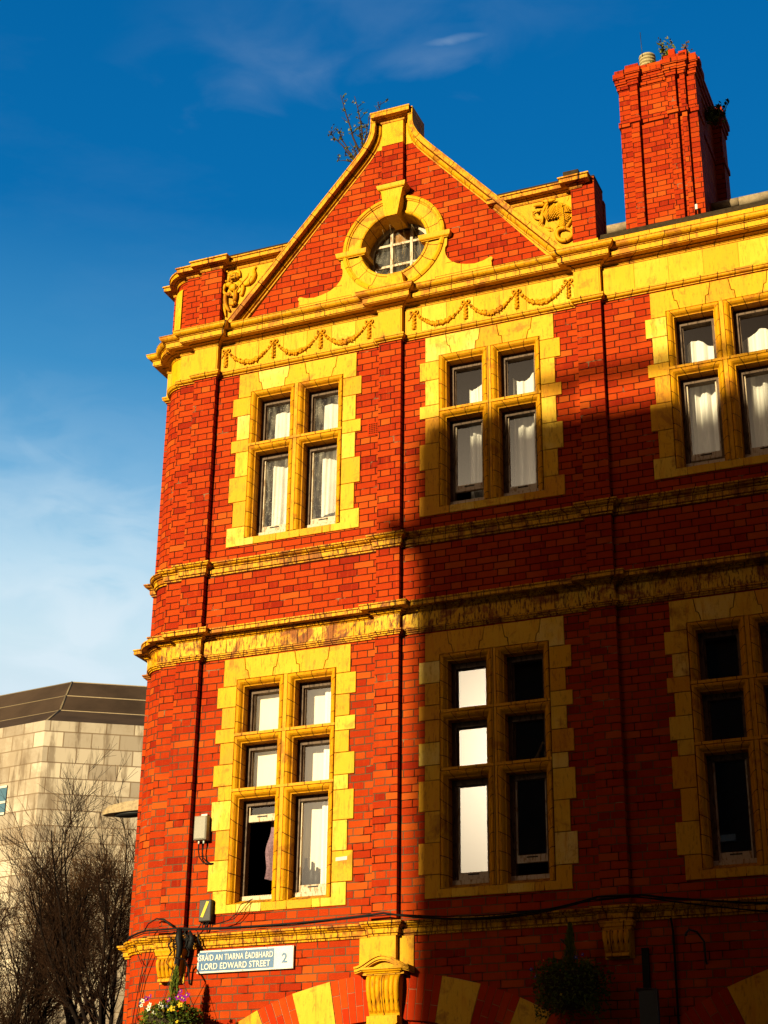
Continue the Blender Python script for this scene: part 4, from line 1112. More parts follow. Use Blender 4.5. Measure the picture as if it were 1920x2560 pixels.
# ================================================================== things behind the windows
def curtain(name, label, x0, x1, z0, z1, y, folds, amp, mat, seed, group='curtains hanging inside the windows', topcurve=0.0, taper=0.0):
    r = random.Random(seed); n = 60; m = 14; V = []; F = []
    ph = [r.uniform(0, 6.28) for _ in range(3)]
    for j in range(m+1):
        t = j/m; z = z1+(z0-z1)*t
        for i in range(n+1):
            f = i/n; x = x0+(x1-x0)*(f*(1-taper*t)+taper*t*.5)
            a = amp*(.35+.65*t)*(sin(f*folds*2*pi+ph[0]+.5*sin(3*t))+.4*sin(f*folds*4.3*pi+ph[1])+.2*sin(f*folds*9*pi+ph[2]+t*2))
            zz = z - topcurve*(1-t)*(sin(f*pi*2.5+ph[0])*.5+.5)
            V.append((x, y+a, zz))
    for j in range(m):
        for i in range(n): F.append((j*(n+1)+i, j*(n+1)+i+1, (j+1)*(n+1)+i+1, (j+1)*(n+1)+i))
    s = MB(); s.sm = True; s.mesh(V, F); o = s.build(name, mat, None, recalc=False); tag(o, label, 'curtain', group); return o
def cell(cs, r_, k): 
    for c in cs:
        if c[4] == r_ and c[5] == k: return c
G = [('the left upper window', cellsW[0]), ('the middle upper window', cellsW[1]), ('the right upper window', cellsW[2])]
for i, (nm, cs) in enumerate(G):
    for k, sd in ((0, 'left'), (1, 'right')):
        a, c, z0, z1, _, _ = cell(cs, 0, k); lo = cell(cs, 1, k)
        if i == 0: xa, xb = (a+.10, c+.12) if k == 0 else (a+.12, c+.14)
        elif i == 1: xa, xb = (a+.16, c+.14) if k == 0 else (a+.07, c+.12)
        else: xa, xb = (a+.06, c+.12) if k == 0 else (a+.02, c+.12)
        curtain('curtain', f'white curtain in the {sd} half of {nm}', xa, xb, lo[2]+.14, z1-.10-(.05 if i else 0), .30-.02*(i == 0)+.01*k, 3.6 if i else 2.2, .034, M['curtain'], 11+i*3+k, topcurve=(.10 if i else .02))
vb = cellsV[0]
c0 = cell(vb, 0, 0)
curtain('curtain', 'plain cream blind standing in for reflections in the left half of the lower left window, upper two lights', c0[0]-.05, c0[1]+.12, cell(vb,1,0)[2]+.0, c0[3]-.02, .235, 1, .004, M['curtain_warm'], 31)  # cream set close behind the glass in place of the pane's reflection
c1 = cell(vb, 0, 1)
curtain('curtain', 'cream curtain with hanging strips in the right half of the lower left window', c1[0]-.02, c1[1]+.12, cell(vb,2,1)[2]+.15, c1[3]-.02, .29, 1.5, .014, M['curtain_warm'], 33)
for q, xq in enumerate((.30, .42)):
    curtain('curtain_strip', ('pale curtain strip nearer the mullion in the lower left window', 'pale curtain strip nearer the jamb in the lower left window')[q], c1[0]+xq-.06, c1[0]+xq-.02+.03, cell(vb,2,1)[2]+.15, c1[3]-.06, .245, 1, .006, M['curtain'], 40+q)
lv_ = cell(vb, 2, 0)
s = MB(); s.sm = True; V = []; n, m_ = 12, 20
for j in range(m_+1):
    for i in range(n+1):
        f = i/n; t = j/m_; V.append((lv_[0]+.23+.02*sin(t*9)+.0*t+.22*f-.03*t, .26+.02*sin(f*9+t*5), lv_[3]-.15-(.62)*t*1.0 - .02*sin(f*3)))
F = [(j*(n+1)+i, j*(n+1)+i+1, (j+1)*(n+1)+i+1, (j+1)*(n+1)+i) for j in range(m_) for i in range(n)]
s.mesh(V, F); tag(s.build('draped_cloth', M['plum'], recalc=False), 'patterned mauve cloth hanging in the open lower light of the lower left window', 'cloth')
# cushion on the sill of the upper left window
lw = cell(cellsW[0], 1, 1)
s = MB(); s.ball((lw[0]+.26, .30, lw[2]+.185), (.20, .07, .085), 14, 8); s.ball((lw[0]+.34,.29,lw[2]+.21), (.10,.07,.08), 12, 8)
tag(s.build('cushion', M['cloth']), 'dark grey cushion on the sill inside the upper left window', 'cushion')
# solid dark shapes added for the rooftop chimneys reflected in the lower left window
bt = thing('chimney_reflection', 'tall dark reflected chimney shape in the lower left window', 'chimney_reflection', (lv_[0],.30,0), 'reflected chimney shapes in the lower left window')
lv1 = cell(vb, 2, 1)
def reflection_mb(s, x, y, z, h, r): s.tube([(x,y,z),(x,y,z+h*.62),(x,y,z+h*.74),(x,y,z+h)], [r,r,r*.42,r*.36], 10)
bpy.data.objects.remove(bt)
for i, (dx, h, r_, lb) in enumerate(((.07,.30,.030,'tallest dark reflected chimney shape in the lower left window, nearest the frame'), (.135,.26,.028,'middle dark reflected chimney shape of three in the lower left window'), (.19,.20,.035,'shortest and widest dark reflected chimney shape in the lower left window'))):
    s = MB(); reflection_mb(s, lv1[0]+dx, .27, lv1[2]+.16, h, r_); tag(s.build('chimney_reflection', M['black']), lb, 'chimney_reflection', 'reflected chimney shapes in the lower left window')
v2 = cellsV[1]
# twig ornament on the transom inside the dark light
v2c = cell(v2, 1, 1)
s = MB(); r = random.Random(2)
ox, oz = v2c[0]+.30, v2c[2]+.045
s.tube([(ox-.09,.26,oz),(ox-.05,.26,oz+.07),(ox-.02,.26,oz+.14),(ox-.005,.26,oz+.18)], [.022,.018,.014,.008], 7); s.ball((ox,.26,oz+.175), (.018,.015,.022), 8, 6)
s.ball((ox+.05,.26,oz+.07), (.045,.03,.04), 10, 7); s.tube([(ox-.08,.26,oz+.01),(ox+.10,.26,oz+.03)], .018, 7)
tag(s.build('ornament', plain('brown_carving', (.30,.17,.06), .6, .3, .5, 40)), 'small brown carved animal ornament inside the dark lower middle window', 'ornament')
# floors and inner partitions so that the rooms read as rooms
s = MB(); s.box(-.6, 9.5, .33, 8.9, 7.9, 8.2); s.box(-.6, 9.5, .33, 8.9, 4.35, 4.6); s.box(-.6,9.5,2.8,2.9,4.6,11.2)
for xw in (1.9, 4.1): s.box(xw-.06, xw+.06, .33, 2.8, 4.6, 11.2)
s.box(-.6, 9.5, .34, 8.9, 11.18, 11.28)
s.build('room_interior', M['interior'], B)

# ================================================================== street sign, boxes, cables, baskets
def text_mesh(body, size, loc, mat, parent, name='lettering', bold=.0, sx=1.0, align='CENTER', space=1.0):
    cu = bpy.data.curves.new(name, 'FONT'); cu.body = body; cu.size = size; cu.align_x = align; cu.offset = bold; cu.extrude = .0012; cu.space_character = space
    cu.resolution_u = 4
    o = bpy.data.objects.new('tmp', cu); COL.objects.link(o); bpy.context.view_layer.update()
    dg = bpy.context.evaluated_depsgraph_get(); me = bpy.data.meshes.new_from_object(o.evaluated_get(dg)); bpy.data.objects.remove(o)
    for v in me.vertices: v.co = Vector((loc[0]+v.co.x*sx, loc[1]-v.co.z, loc[2]+v.co.y))
    me.materials.clear(); me.materials.append(mat); ob = bpy.data.objects.new(name, me); COL.objects.link(ob); attach(ob, parent); return ob
SX0, SX1, SZ0, SZ1 = -.053, .977, 4.178, 4.393
sg = thing('street_sign', 'blue and white bilingual street name plate on the brick wall', 'sign', (.46, -.03, 4.28))
def fit_text(body, x0, x1, z, cap):
    o = text_mesh(body, 1.0, (0, -.038, 0), M['white'], sg, bold=.012, space=1.04)
    xs = [v.co.x for v in o.data.vertices]; a, c = min(xs), max(xs); k = (x1-x0)/(c-a); kz = cap/.73
    for v in o.data.vertices: v.co = Vector((x0+(v.co.x-a)*k, -.0405 if v.co.y < -.038 else -.0365, z+v.co.z*kz))
s = MB(); s.prism(rect(SX0, SX1, SZ0, SZ1), -.034, -.010, .003); s.build('plate', M['white'], sg)
s = MB(); s.prism(rect(SX0+.016, SX0+.826, SZ0+.018, SZ1-.016), -.0360, -.030); s.build('blue_panel', M['blue'], sg)
fit_text('SRÁID AN TIARNA ÉADBHARD', SX0+.026, SX0+.818, SZ0+.117, .058)
fit_text('LORD EDWARD STREET', SX0+.050, SX0+.790, SZ0+.034, .060)
text_mesh('2', .125, (SX1-.092, -.036, SZ0+.060), M['blue'], sg, bold=.003, sx=.95)
s = MB()
for (x_, z_) in ((SX0+.012,SZ0+.010),(SX0+.012,SZ1-.008),(SX1-.012,SZ0+.010),(SX1-.012,SZ1-.008),(SX0+.5,SZ1-.008),(SX0+.5,SZ0+.009),(SX0+.26,SZ1-.008),(SX0+.75,SZ1-.008)): s.ball((x_, -.036, z_), .0045, 6, 4)
s.build('screw', M['metal'], sg)

tb = thing('telecom_box', 'pale grey telecom box with two drooping cables on the brick beside the pilaster', 'telecom box', (-.07,-.05,5.6))
s = MB(); s.prism(rect(-.145, -.005, 5.475, 5.715), -.095, -.0, .012); s.build('cabinet', M['greybox'], tb)
s = MB(); s.box(-.10, -.035, -.03, -.0, 5.715, 5.745); s.build('bracket', M['white'], tb)
for x_ in (-.10, -.045):
    s = MB(); s.tube([(x_,-.05,5.475),(x_,-.05,5.44)], .010, 8); s.build('gland', M['white'], tb)
s = MB()
s.tube([(-.10,-.05,5.45),(-.10,-.05,5.38),(-.09,-.045,5.31),(-.05,-.03,5.255),(.02,-.02,5.235),(.06,-.01,5.235)], .0065, 6)
s.tube([(-.045,-.05,5.45),(-.055,-.05,5.36),(-.045,-.045,5.30),(-.01,-.03,5.26),(.03,-.02,5.245),(.06,-.01,5.245)], .0065, 6)
s.build('cable', M['cable'], tb)
jb = thing('junction_box', 'dark junction box marked with a slanting yellow stripe below the window', 'junction box', (.03,-.04,4.77))
s = MB(); s.prism(rect(-.045, .088, 4.668, 4.878), -.075, 0, .008); s.build('case', M['darkbox'], jb)
s = MB(); s.prism([(-.022,4.712),(.006,4.706),(.065,4.855),(.037,4.862)], -.0785, -.070); s.build('stripe', M['yellow'], jb)
s = MB(); r = random.Random(1)
for x_ in (-.02, .01, .04, .06): s.tube([(x_,-.05,4.67),(x_-.01,-.06,4.63),(x_-.03+r.uniform(-.03,.03),-.06,4.585)], .006, 5)
s.build('cable', M['cable'], jb)
# main cable run along the base band
cb2 = thing('cable_run', 'thick black cable bundle strung along the band under the lower windows', 'cable', (1.5,-.12,4.6))
def sag(p0, p1, n, d): 
    return [(p0[0]+(p1[0]-p0[0])*i/n, p0[1]+(p1[1]-p0[1])*i/n, p0[2]+(p1[2]-p0[2])*i/n-d*4*(i/n)*(1-i/n)) for i in range(n+1)]
s = MB()
s.tube([(-1.10,.36,4.56),(-.98,.15,4.565),(-.86,.0,4.575),(-.70,-.10,4.59)]+sag((-.58,-.15,4.60),(-.18,-.16,4.60),4,.0)[0:]+sag((-.1,-.12,4.595),(1.75,-.15,4.60),10,.022)+sag((1.95,-.16,4.61),(3.9,-.16,4.60),12,.10)+sag((4.0,-.17,4.62),(4.4,-.17,4.61),3,.0)+sag((4.6,-.14,4.58),(9.5,-.14,4.5),16,.16), .010, 6)
s.tube([(-1.10,.34,4.54),(-.98,.14,4.545),(-.86,-.01,4.555),(-.60,-.15,4.575),(-.2,-.15,4.582),(.2,-.12,4.572),(1.0,-.12,4.563),(1.8,-.155,4.588)]+sag((2.1,-.15,4.59),(3.9,-.16,4.585),12,.06)+sag((4.3,-.16,4.60),(9.5,-.14,4.42),14,.12), .006, 5)
s.tube(sag((2.3,-.12,4.57),(3.95,-.17,4.60),12,.09)+sag((4.35,-.17,4.60),(7.0,-.1,4.25),10,.05), .007, 5)
s.build('cable', M['cable'], cb2)
s = MB(); s.tube([(-.62,-.12,4.60),(-.57,-.13,4.67),(-.48,-.13,4.715),(-.40,-.13,4.70),(-.33,-.13,4.655),(-.28,-.14,4.62)], [.006,.006,.007,.012,.014,.008], 6)
s.tube([(.52,-.03,4.86),(.42,-.09,4.80),(.38,-.09,4.72),(.30,-.09,4.66),(.12,-.09,4.62)], .0045, 5); s.tube([(.50,-.03,4.855),(.45,-.09,4.76),(.36,-.09,4.67),(.2,-.09,4.635)], .004, 5)
s.build('loose_cable', M['cable'], cb2)
kn = thing('cable_tangle', 'tangled knot of black cables hanging by the left console', 'cable', (-.2,-.15,4.45))
s = MB(); r = random.Random(11)
s.tube([(-.20,-.15,4.60),(-.20,-.16,4.50),(-.19,-.15,4.42),(-.20,-.15,4.33),(-.205,-.14,4.25),(-.22,-.13,4.20)], [.022,.040,.034,.026,.018,.008], 8)
for i in range(16):
    x_, z_ = -.22+r.uniform(-.05,.12), 4.60-r.random()*.05; pts = [(x_,-.13,z_)]
    for k in range(6): x_ += r.uniform(-.03,.035); z_ -= r.uniform(.0,.05); pts.append((x_, -.12-r.random()*.05, z_))
    s.tube(pts, .004+.003*r.random(), 4)
s.tube([(-.10,-.13,4.57),(-.07,-.13,4.50),(-.09,-.13,4.42),(-.11,-.12,4.38)], [.012,.030,.034,.010], 7)
s.tube([(-.03,-.10,4.57),(-.02,-.10,4.50),(-.01,-.09,4.46),(.01,-.08,4.42)], [.004,.010,.010,.005], 6)
for (a, c, e) in (((-.60,-.08,4.42),(-.68,-.02,4.2),(-.80,.0,3.4)), ((-.55,-.08,4.45),(-.64,-.03,4.15),(-.77,.0,3.4)), ((-.80,.0,4.5),(-.72,-.02,4.38),(-.66,-.05,4.30))):
    s.tube([a, c, e], .0045, 4)
s.tube([(-.22,-.14,4.42),(-.30,-.15,4.36),(-.33,-.15,4.28),(-.28,-.15,4.22),(-.22,-.14,4.20)], .004, 4)
s.build('cable', M['cable'], kn)

# white sticker on the window quoin
s = MB(); s.prism([(1.385,5.165),(1.505,5.170),(1.505,5.205),(1.385,5.200)], -.0175, -.0135); st_ = tag(s.build('paper_label', M['sticker']), 'small white paper label stuck on the lower left window quoin', 'label')

# hanging baskets
def flower(mb_p, mb_c, c, r_, rr):
    n = 5; nrm = Vector((rr.uniform(-.5,.6), -1, rr.uniform(-.1,.5))).normalized(); a = nrm.cross(Vector((0,0,1))).normalized(); b_ = a.cross(nrm)
    for k in range(n):
        t = 2*pi*k/n; d = (cos(t)*a+sin(t)*b_)*r_; e = (cos(t+.6)*a+sin(t+.6)*b_)*r_*.6; f = (cos(t-.6)*a+sin(t-.6)*b_)*r_*.6
        mb_p.face([c, c+f, c+d+nrm*.004, c+e])
    mb_c.ball(c+nrm*.006, r_*.25, 5, 4)
def basket(label, loc, r0, seed, flowers, green, hook_x, hook_z, conif=True, drop=.45):
    t = thing('hanging_basket', label, 'hanging basket', loc, 'hanging baskets on wall brackets'); rr = random.Random(seed); C0 = Vector(loc)
    s = MB(); 
    s.tube([(hook_x, 0.0, hook_z-.16),(hook_x,-.03,hook_z-.16),(hook_x,-.06,hook_z-.02),(hook_x-.0,-.16,hook_z+.05),(hook_x-.0,-.32,hook_z+.04),(loc[0],loc[1],hook_z-.03)], .010, 6)
    for k in range(3):
        a = 2*pi*k/3+.5; s.tube([(loc[0],loc[1],hook_z-.03),(loc[0]+r0*.8*cos(a), loc[1]+r0*.8*sin(a), loc[2]+.02)], .003, 4)
    s.build('bracket', M['metal'], t)
    s = MB(); n = 14; V = []; F = []
    for j in range(6):
        ph = pi/2*j/5
        for i in range(n): V.append((loc[0]+r0*.8*cos(ph)*cos(2*pi*i/n), loc[1]+r0*.8*cos(ph)*sin(2*pi*i/n), loc[2]-.3*sin(ph)))
    for j in range(5):
        for i in range(n): F.append((j*n+i, j*n+(i+1)%n, (j+1)*n+(i+1)%n, (j+1)*n+i))
    s.mesh(V, F); s.build('bowl', plain('coir_liner', (.05,.035,.02), .9, .1), t)
    s = MB()
    for i in range(2600):
        a = rr.uniform(0, 2*pi); k = rr.random()
        th = rr.uniform(-.9, 1.2); R_ = r0*(1.0+.12*sin(a*3+seed)+.10*sin(a*7))*rr.uniform(.75, 1.06)
        c = C0+Vector((R_*cos(a)*cos(th), R_*sin(a)*cos(th), R_*.55*sin(th)-.05 if th > 0 else R_*1.15*sin(th)-.05))
        leafquad(s, c, rr.uniform(.010,.026), rr)
    for i in range(50):
        a = rr.uniform(0, 2*pi); p = C0+Vector((r0*cos(a), r0*sin(a), -.05)); L = rr.uniform(.1, drop)
        for k in range(int(L*60)): 
            q = p+Vector((rr.uniform(-.03,.03), rr.uniform(-.03,.03), -L*rr.random())); leafquad(s, q, rr.uniform(.008,.022), rr)
    s.build('foliage', green, t, recalc=False)
    if conif:
        s = MB(); 
        for i in range(900):
            h = rr.random()**.8; w_ = .075*(1-h)**.55+.004; a = rr.uniform(0, 2*pi)
            p = C0+Vector((w_*cos(a)*rr.random()+.02*h, w_*sin(a)*rr.random(), .02+h*.40)); s.tone = rr.random()
            q = p+Vector((cos(a)*.008, sin(a)*.008, .035)); s.face([p, p+Vector((.004,0,.01)), q, p+Vector((-.004,0,.012))])
        s.build('conifer', M['leaf_g'], t, recalc=False)
    cols = {'white': (.80,.76,.62), 'yellow': (.85,.55,.03), 'purple': (.24,.012,.26), 'blue': (.05,.05,.35), 'red': (.6,.02,.02)}
    for cn, pts in flowers.items():
        p_ = MB(); c_ = MB()
        for (dx, dz, rad) in pts: flower(p_, c_, C0+Vector((dx, -r0*.85, dz)), rad, rr)
        p_.build('flower', plain(cn+'_petal', cols[cn], .7, .1, .1, 40), t, recalc=False, label=cn+' pansies'); c_.build('flower_centre', M['yellow'], t)
    return t
fl1 = {'white': [(-.18,.10,.028),(-.10,.06,.032),(-.11,.03,.03),(.01,.06,.03),(.03,.04,.026),(-.19,.06,.022),(-.05,-.01,.022)], 'yellow': [(.22,.05,.03),(.14,.02,.034),(.10,.0,.024),(.20,-.10,.02)], 'purple': [(-.14,.12,.03),(-.10,.14,.026),(.20,.12,.04),(.24,.11,.036),(.29,.13,.036),(.22,.17,.026),(.10,.10,.03),(.26,.10,.03)], 'blue': [(-.20,.09,.02),(.08,.04,.018)]}
basket('sunlit hanging basket with white, yellow and purple pansies by the street sign', (-.09,-.40,3.75), .29, 5, fl1, M['leaf_g'], -.13, 4.25)
fl2 = {'blue': [(-.26,.02,.02),(-.22,-.04,.02),(.14,.10,.02),(.20,.12,.018)], 'red': [(-.15,.09,.02)], 'yellow': [(-.3,-.28,.016),(.0,-.2,.014)]}
basket('shaded hanging basket of dark foliage on the wall by the right console', (3.78,-.36,3.93), .31, 8, fl2, M['leaf_g'], 3.70, 4.20)
# empty bracket and downpipes in the shaded bay
s = MB(); s.tube([(4.90,-.01,4.02),(4.90,-.04,4.05),(4.90,-.05,4.20),(4.86,-.14,4.27),(4.82,-.26,4.27),(4.80,-.30,4.23)], .010, 6); s.ball((4.80,-.30,4.22), .014, 6, 5)
tag(s.build('wall_hook', M['metal']), 'empty dark hanging-basket bracket on the shaded wall at the right', 'bracket')
s = MB(); s.tube([(4.62,-.05,4.42),(4.63,-.03,4.3),(4.64,-.03,.2)], .011, 6); tag(s.build('conduit', M['cable']), 'thin black cable running down the shaded brick at the right', 'cable')
s = MB(); s.box(4.34, 4.40, -.04, 0, .2, 4.18); tag(s.build('flat_duct', M['cable']), 'flat black trunking on the brick right of the right console', 'trunking')
s = MB(); s.tube([(4.30,-.06,3.82),(4.36,-.16,3.80),(4.50,-.26,3.79),(4.52,-.26,3.2)], .022, 8); s.box(4.36,4.52,-.28,-.22,3.3,3.78)
tag(s.build('lamp_bracket', M['metal']), 'dark metal lantern bracket at the bottom right of the wall', 'bracket')

# ================================================================== buildings across the street (they throw the shade)
def S(X, Z, y=-22.2):
    k = -y/(-sdir.y) if False else (y/ sdir.y); return X + sdir.x*k, Z + sdir.z*k
YF = -22.2
def opp_mat(name, c):
    c = tuple(x*.6 for x in c)
    N = NT(name); pos = N.geo(); n = N.noise(pos, 1.5, 5, .6); N.bump(n, .3, .01)
    return N.fin(N.mix(n, c, tuple(x*.75 for x in c)), .8, .2)
ob = thing('opposite_building', 'tall dark brick block across the street with balustraded parapet', 'building', (10,-28,0))
xl, zt_ = S(2.17, 9.52); xr = xl+28
s = MB(); s.box(xl, xr, -36, YF, 0, zt_); 
wallo = s.build('wall', opp_mat('opposite_wall', (.12,.07,.045)), ob)
s = MB(); x1, z1_ = S(1.93, 8.50); s.box(x1, xr, -30, YF+.25, z1_-.09, z1_+.09)
s.build('cornice', opp_mat('opposite_stone', (.30,.24,.16)), ob)
s = MB(); xr0, zr = S(3.72, 9.97); xr1, _ = S(2.24, 9.8); _, zm_ = S(0, 9.74)
s.box(xr1, xr0-.3, YF-.9, YF-.05, zt_, zm_)
s.box(xr0-.3, xr, YF-.22, YF-.10, zr-.07, zr+.07)
xx = xr0
while xx < xr: s.box(xx, xx+.07, YF-.19, YF-.13, zt_, zr-.06); xx += 1.9
s.build('balustrade', opp_mat('opposite_balustrade', (.30,.24,.16)), ob)
for fl in range(4):
    for j in range(9):
        s = MB(); xx = xl+1.2+j*2.9; z0 = 3.9+fl*3.3
        s.box(xx, xx+1.3, YF-.02, YF+.02, z0, z0+2.0); f_ = s.build('window', M['glassdark'] if 'glassdark' in M else M['black'], ob)
        s = MB(); s.box(xx-.1, xx+1.4, YF-.01, YF+.09, z0-.15, z0); s.build('sill', M['white'], f_)
lo = thing('opposite_building', 'lower pale stone building across the street, left of the dark block', 'building', (-20,-30,0))
s = MB(); s.box(-46, xl-9, -40, -24, 0, 9); s.build('wall', opp_mat('pale_opposite_stone', (.42,.36,.26)), lo)
for fl in range(2):
    for j in range(9):
        s = MB(); xx = -44+j*3.4; s.box(xx, xx+1.4, -24.02, -23.97, 1.6+fl*3.8, 4.0+fl*3.8); s.build('window', M['black'], lo)

# ================================================================== stone office block behind on the left
def cladding():
    N = NT('office_cladding'); uv = N.uv(); pos = N.geo()
    br = N.new('ShaderNodeTexBrick'); N.link(uv, br.inputs['Vector']); br.offset = .5
    br.inputs['Scale'].default_value = 1.0; br.inputs['Mortar Size'].default_value = .018; br.inputs['Brick Width'].default_value = .86; br.inputs['Row Height'].default_value = .49
    br.inputs['Color1'].default_value = (.20,.155,.115,1); br.inputs['Color2'].default_value = (.42,.345,.255,1); br.inputs['Mortar'].default_value = (.15,.10,.06,1); br.inputs['Bias'].default_value = .1
    n = N.noise(pos, .55, 8, .7); st = N.noise(N.scalevec(pos, (3, 3, .5)), 1.0, 5, .65)
    col = N.mix(N.math('MULTIPLY', N.step(n, .42, .62), .6), br.outputs[0], (.17,.115,.07)); col = N.mix(N.math('MULTIPLY', N.step(st, .48, .64), .65), col, (.09,.055,.03))
    N.bump(N.math('ADD', N.math('MULTIPLY', br.outputs['Fac'], -1.0), n), .5, .03); return N.fin(col, .8, .2)
CLD = cladding()
ofb = thing('office_block', 'stone clad office block with dark hipped roof behind the brick building', 'building', (-21,28,0))
cA = Vector((-21.16, 27.58)); dR = Vector((2.55, 1.6)).normalized(); dL = Vector((-1.0, .13)).normalized()
pL = cA+dL*25; pR = cA+dR*26
s = MB()
def vwall(mb, p, q, z0, z1, u0=0):
    L = (q-p).length; mb.face([(p.x,p.y,z0),(q.x,q.y,z0),(q.x,q.y,z1),(p.x,p.y,z1)], [(u0,z0),(u0+L,z0),(u0+L,z1),(u0,z1)])
vwall(s, pL, cA, 0, 17, .35); vwall(s, cA, pR, 0, 17, 25.2)
bk1 = pL+Vector((0,26)); bk2 = pR+Vector((0,12)); vwall(s, pR, bk2, 0, 17); vwall(s, bk2, bk1, 0, 17); vwall(s, bk1, pL, 0, 17)
s.build('wall', CLD, ofb)
cen = cA + Vector((-.36,.93))*16
def toward(p, k): return p+(cen-p)*k
pts = [pL, cA, pR, bk2, bk1]
rf = MB(); lv2 = [(0.0,17.0),(.005,17.9),(.06,18.35),(.13,19.6),(.20,20.5)]
def ringp(k, z): return [(toward(p, k).x, toward(p, k).y, z) for p in pts]
for (k0, z0), (k1, z1) in zip([(0,17.0)]+[], [(0,17.02)]): pass
prev = ringp(.006, 17.0)
steps = [(1.86/16,17.9),(2.5/16,18.6),(3.2/16,19.3)]
rl = MB()
for (k1, z1) in steps:
    cur = ringp(k1, z1)
    for i in range(5): rf.face([prev[i], prev[(i+1)%5], cur[(i+1)%5], cur[i]])
    for i in (0, 1):
        rl.tube([cur[i], cur[i+1]], .022, 4)
        a0, a1, b0, b1 = map(Vector, (prev[i], prev[i+1], cur[i], cur[i+1])); L = (a1-a0).length; kk = int(L/3.3)
        for q in range(kk+1): rl.tube([a0.lerp(a1, q/kk)+Vector((0,-.01,.01)), b0.lerp(b1, q/kk)+Vector((0,-.01,.01))], .028, 4)
    rl.tube([prev[1], cur[1]], .04, 4)
    prev = cur
rf.face(prev)
rfo = rf.build('roof', plain('bituminous_roof', (.075,.045,.028), .85, .2, .4, .8), ofb)
rl.build('roof_seam', plain('pale_seam', (.34,.25,.15), .8, .2), rfo)
s = MB()
for j in range(4):
    for fl in range(5):
        pass
for fl in range(5):
    for j in range(3):
        p0 = cA+dL*(1.27+j*5.2+2.2); p1 = cA+dL*(1.27+j*5.2); z1 = 15.09-2.47*fl; z0 = z1-.92
        nrm = Vector((dL.y, -dL.x)); nrm = nrm if nrm.y < 0 else -nrm
        wd = MB(); a, c = p0+nrm*.02, p1+nrm*.02
        wd.face([(a.x,a.y,z0),(c.x,c.y,z0),(c.x,c.y,z1),(a.x,a.y,z1)]); wo_ = wd.build('window', M['black'], ofb, recalc=False)  # black sheet; its unframed left part paints in the recess shadow
        fr = MB(); u_ = (p1-p0).normalized()
        for k in (1.70, .98):
            q0 = p0+u_*k+nrm*.05; q1 = p0+u_*(k+.08)+nrm*.05; fr.hexa([(q0.x,q0.y,z0),(q1.x,q1.y,z0),(q1.x,q1.y+.08,z0),(q0.x,q0.y+.08,z0),(q0.x,q0.y,z1),(q1.x,q1.y,z1),(q1.x,q1.y+.08,z1),(q0.x,q0.y+.08,z1)])
        for zz in (z0, (z0+z1)/2-.1, z1-.07):
            q0 = p0+u_*.98+nrm*.05; q1 = p1+nrm*.05; fr.hexa([(q0.x,q0.y,zz),(q1.x,q1.y,zz),(q1.x,q1.y+.08,zz),(q0.x,q0.y+.08,zz),(q0.x,q0.y,zz+.07),(q1.x,q1.y,zz+.07),(q1.x,q1.y+.08,zz+.07),(q0.x,q0.y+.08,zz+.07)])
        fr.build('frame', M['white'], wo_)
        gp_ = MB(); q0 = p0+u_*.98+nrm*.035; q1 = p1+nrm*.035; gp_.face([(q0.x,q0.y,z0),(q1.x,q1.y,z0),(q1.x,q1.y,z1),(q0.x,q0.y,z1)]); gp_.build('pane', plain('blue_reflecting_glass', (.10,.20,.28), .15, .8, .2, 1), wo_, recalc=False)

# ================================================================== street lamp and bare trees
sl_ = thing('street_lamp', 'street lamp with pale flat head partly hidden behind the building corner', 'street lamp', (-5.0, 8.4, 0))
s = MB(); s.tube([(-5.0,8.6,0),(-5.0,8.6,7.6),(-4.98,8.6,8.15),(-5.2,8.55,8.33),(-5.6,8.45,8.33)], [.09,.06,.045,.04,.035], 8); s.build('post', M['metal'], sl_)
s = MB(); V = []
def hd(t, w, zt2, zb2, y=8.38): return [(t, y-w, zb2), (t, y+w, zb2), (t, y+w*.9, zt2), (t, y-w*.92, zt2)]
secs = [hd(-6.58,.06,8.31,8.25), hd(-6.42,.13,8.38,8.25), hd(-6.1,.16,8.41,8.25), hd(-5.75,.16,8.42,8.25), hd(-5.45,.10,8.41,8.27)]
for a, c in zip(secs[:-1], secs[1:]):
    for k in range(4): s.face([a[k], a[(k+1)%4], c[(k+1)%4], c[k]])
s.face(secs[0]); s.face(secs[-1]); s.build('lamp_head', plain('pale_lamp_metal', (.48,.34,.18), .6, .3, .4, 20), sl_)
s = MB(); s.ball((-6.05,8.38,8.235), (.34,.12,.05), 12, 6); s.build('lens', M['black'], sl_)

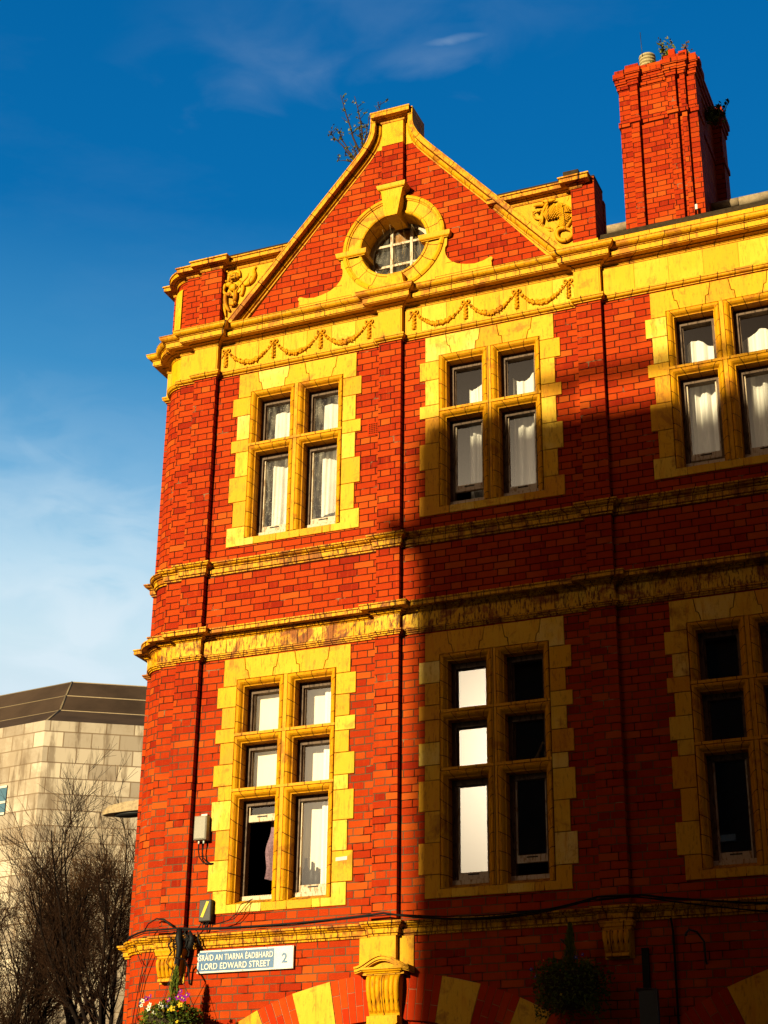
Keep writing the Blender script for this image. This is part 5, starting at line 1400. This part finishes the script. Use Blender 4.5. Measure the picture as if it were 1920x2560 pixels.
M['bark'] = plain('dark_bark', (.012,.007,.005), .9, .1, .3, 20); M['twig'] = plain('reddish_twig', (.035,.015,.007), .9, .1, .3, 20); M['twig_pale'] = plain('pale_drooping_twig', (.13,.060,.022), .9, .1, .3, 20)
def tree(label, base, fork, H, spread, seed, trunk_r, limbs=9, twl=.55, droop=0.0, squash=.6, lean=0.0, nsub=9):
    t = thing('bare_tree', label, 'tree', base, 'bare winter trees beside the building'); r = random.Random(seed)
    tk = MB(); br = MB(); tw = MB(); B0 = Vector(base)
    def limb(p, d, L, rad, lvl, mb, up_, n=8):
        pts = [p.copy()]; q = p.copy(); dd = d.copy(); rr = [rad]
        for i in range(n):
            dd = (dd + Vector((r.uniform(-.11,.11), r.uniform(-.11,.11), up_*(1 if droop == 0 or lvl < 2 else (1-2.6*i/n)))) ).normalized()
            q = q+dd*L/n; pts.append(q.copy()); rr.append(rad*(1-.82*(i+1)/n)+.002)
        mb.tube(pts, rr, (6, 5, 4, 3, 3)[lvl], cap=False); return pts, rr
    F0 = B0+Vector((lean, 0, fork)); tk.tube([B0, (B0+F0)/2+Vector((.05,0,0)), F0], [trunk_r*1.2, trunk_r, trunk_r*.85], 8)
    for i in range(limbs):
        a = 2*pi*i/limbs+r.uniform(-.3,.3); el = r.uniform(.15, 1.0)*spread
        d = Vector((cos(a)*sin(el), sin(a)*sin(el)*squash, cos(el))).normalized(); L = (H-fork)*r.uniform(.78, 1.02)
        p1, r1 = limb(F0-Vector((0,0,r.uniform(0,.6))), d, L, trunk_r*r.uniform(.32,.5), 0, br, .10, 9)
        for j in range(nsub):
            k = r.uniform(.18, .98)*9; m = min(int(k), 8); b0 = p1[m].lerp(p1[m+1], k-m); td = (p1[m+1]-p1[m]).normalized(); a2 = r.uniform(0, 2*pi)
            s1 = td.cross(Vector((cos(a2), sin(a2), .2))).normalized(); an = r.uniform(.35,.85); nd = (td*cos(an)+s1*sin(an)).normalized(); nd.z = abs(nd.z)*.8+.15
            p2, r2 = limb(b0, nd.normalized(), L*r.uniform(.22,.42), r1[m]*.5, 1, br, .08, 6)
            for j2 in range(9):
                k = r.uniform(.1, 1)*6; m2 = min(int(k), 5); b1 = p2[m2].lerp(p2[m2+1], min(k-m2, 1)); td2 = (p2[m2+1]-p2[m2]).normalized(); a3 = r.uniform(0, 2*pi)
                s2 = td2.cross(Vector((cos(a3), sin(a3), .2))).normalized(); an = r.uniform(.4, 1.0); nd2 = (td2*cos(an)+s2*sin(an)).normalized()
                p3, r3 = limb(b1, nd2, twl*r.uniform(.6,1.4)*(2.0 if droop else 1), r2[m2]*.4+.0012, 2, tw, .10, 6 if droop else 4)
                for j3 in range(5):
                    m3 = r.randint(1, len(p3)-2); td3 = (p3[m3+1]-p3[m3]).normalized(); a4 = r.uniform(0, 2*pi); s3 = td3.cross(Vector((cos(a4), sin(a4), .2))).normalized()
                    an = r.uniform(.4, .9); limb(p3[m3], (td3*cos(an)+s3*sin(an)).normalized(), twl*r.uniform(.35,.8)*(1.8 if droop else 1), .0024, 3, tw, .12, 4 if droop else 2)
    tk.build('trunk', M['bark'], t, recalc=False); br.build('crown', M['bark'], t, recalc=False); tw.build('twigs', M['twig_pale'] if droop else M['twig'], t, recalc=False)
tree('tall bare tree nearest the brick corner with upswept branches', (-8.35, 11.8, 0), 5.0, 9.3, .95, 21, .10, limbs=14, nsub=9)
tree('bare tree with dense dark crown at the bottom left edge', (-13.5, 15.5, 0), 4.4, 8.6, 1.2, 5, .13, limbs=20, nsub=13, twl=.6)
tree('pale bare tree with arching drooping twigs in front of the office block', (-13.4, 18.5, 0), 6.6, 10.2, .95, 33, .08, limbs=10, droop=1.0, nsub=7, twl=.55)
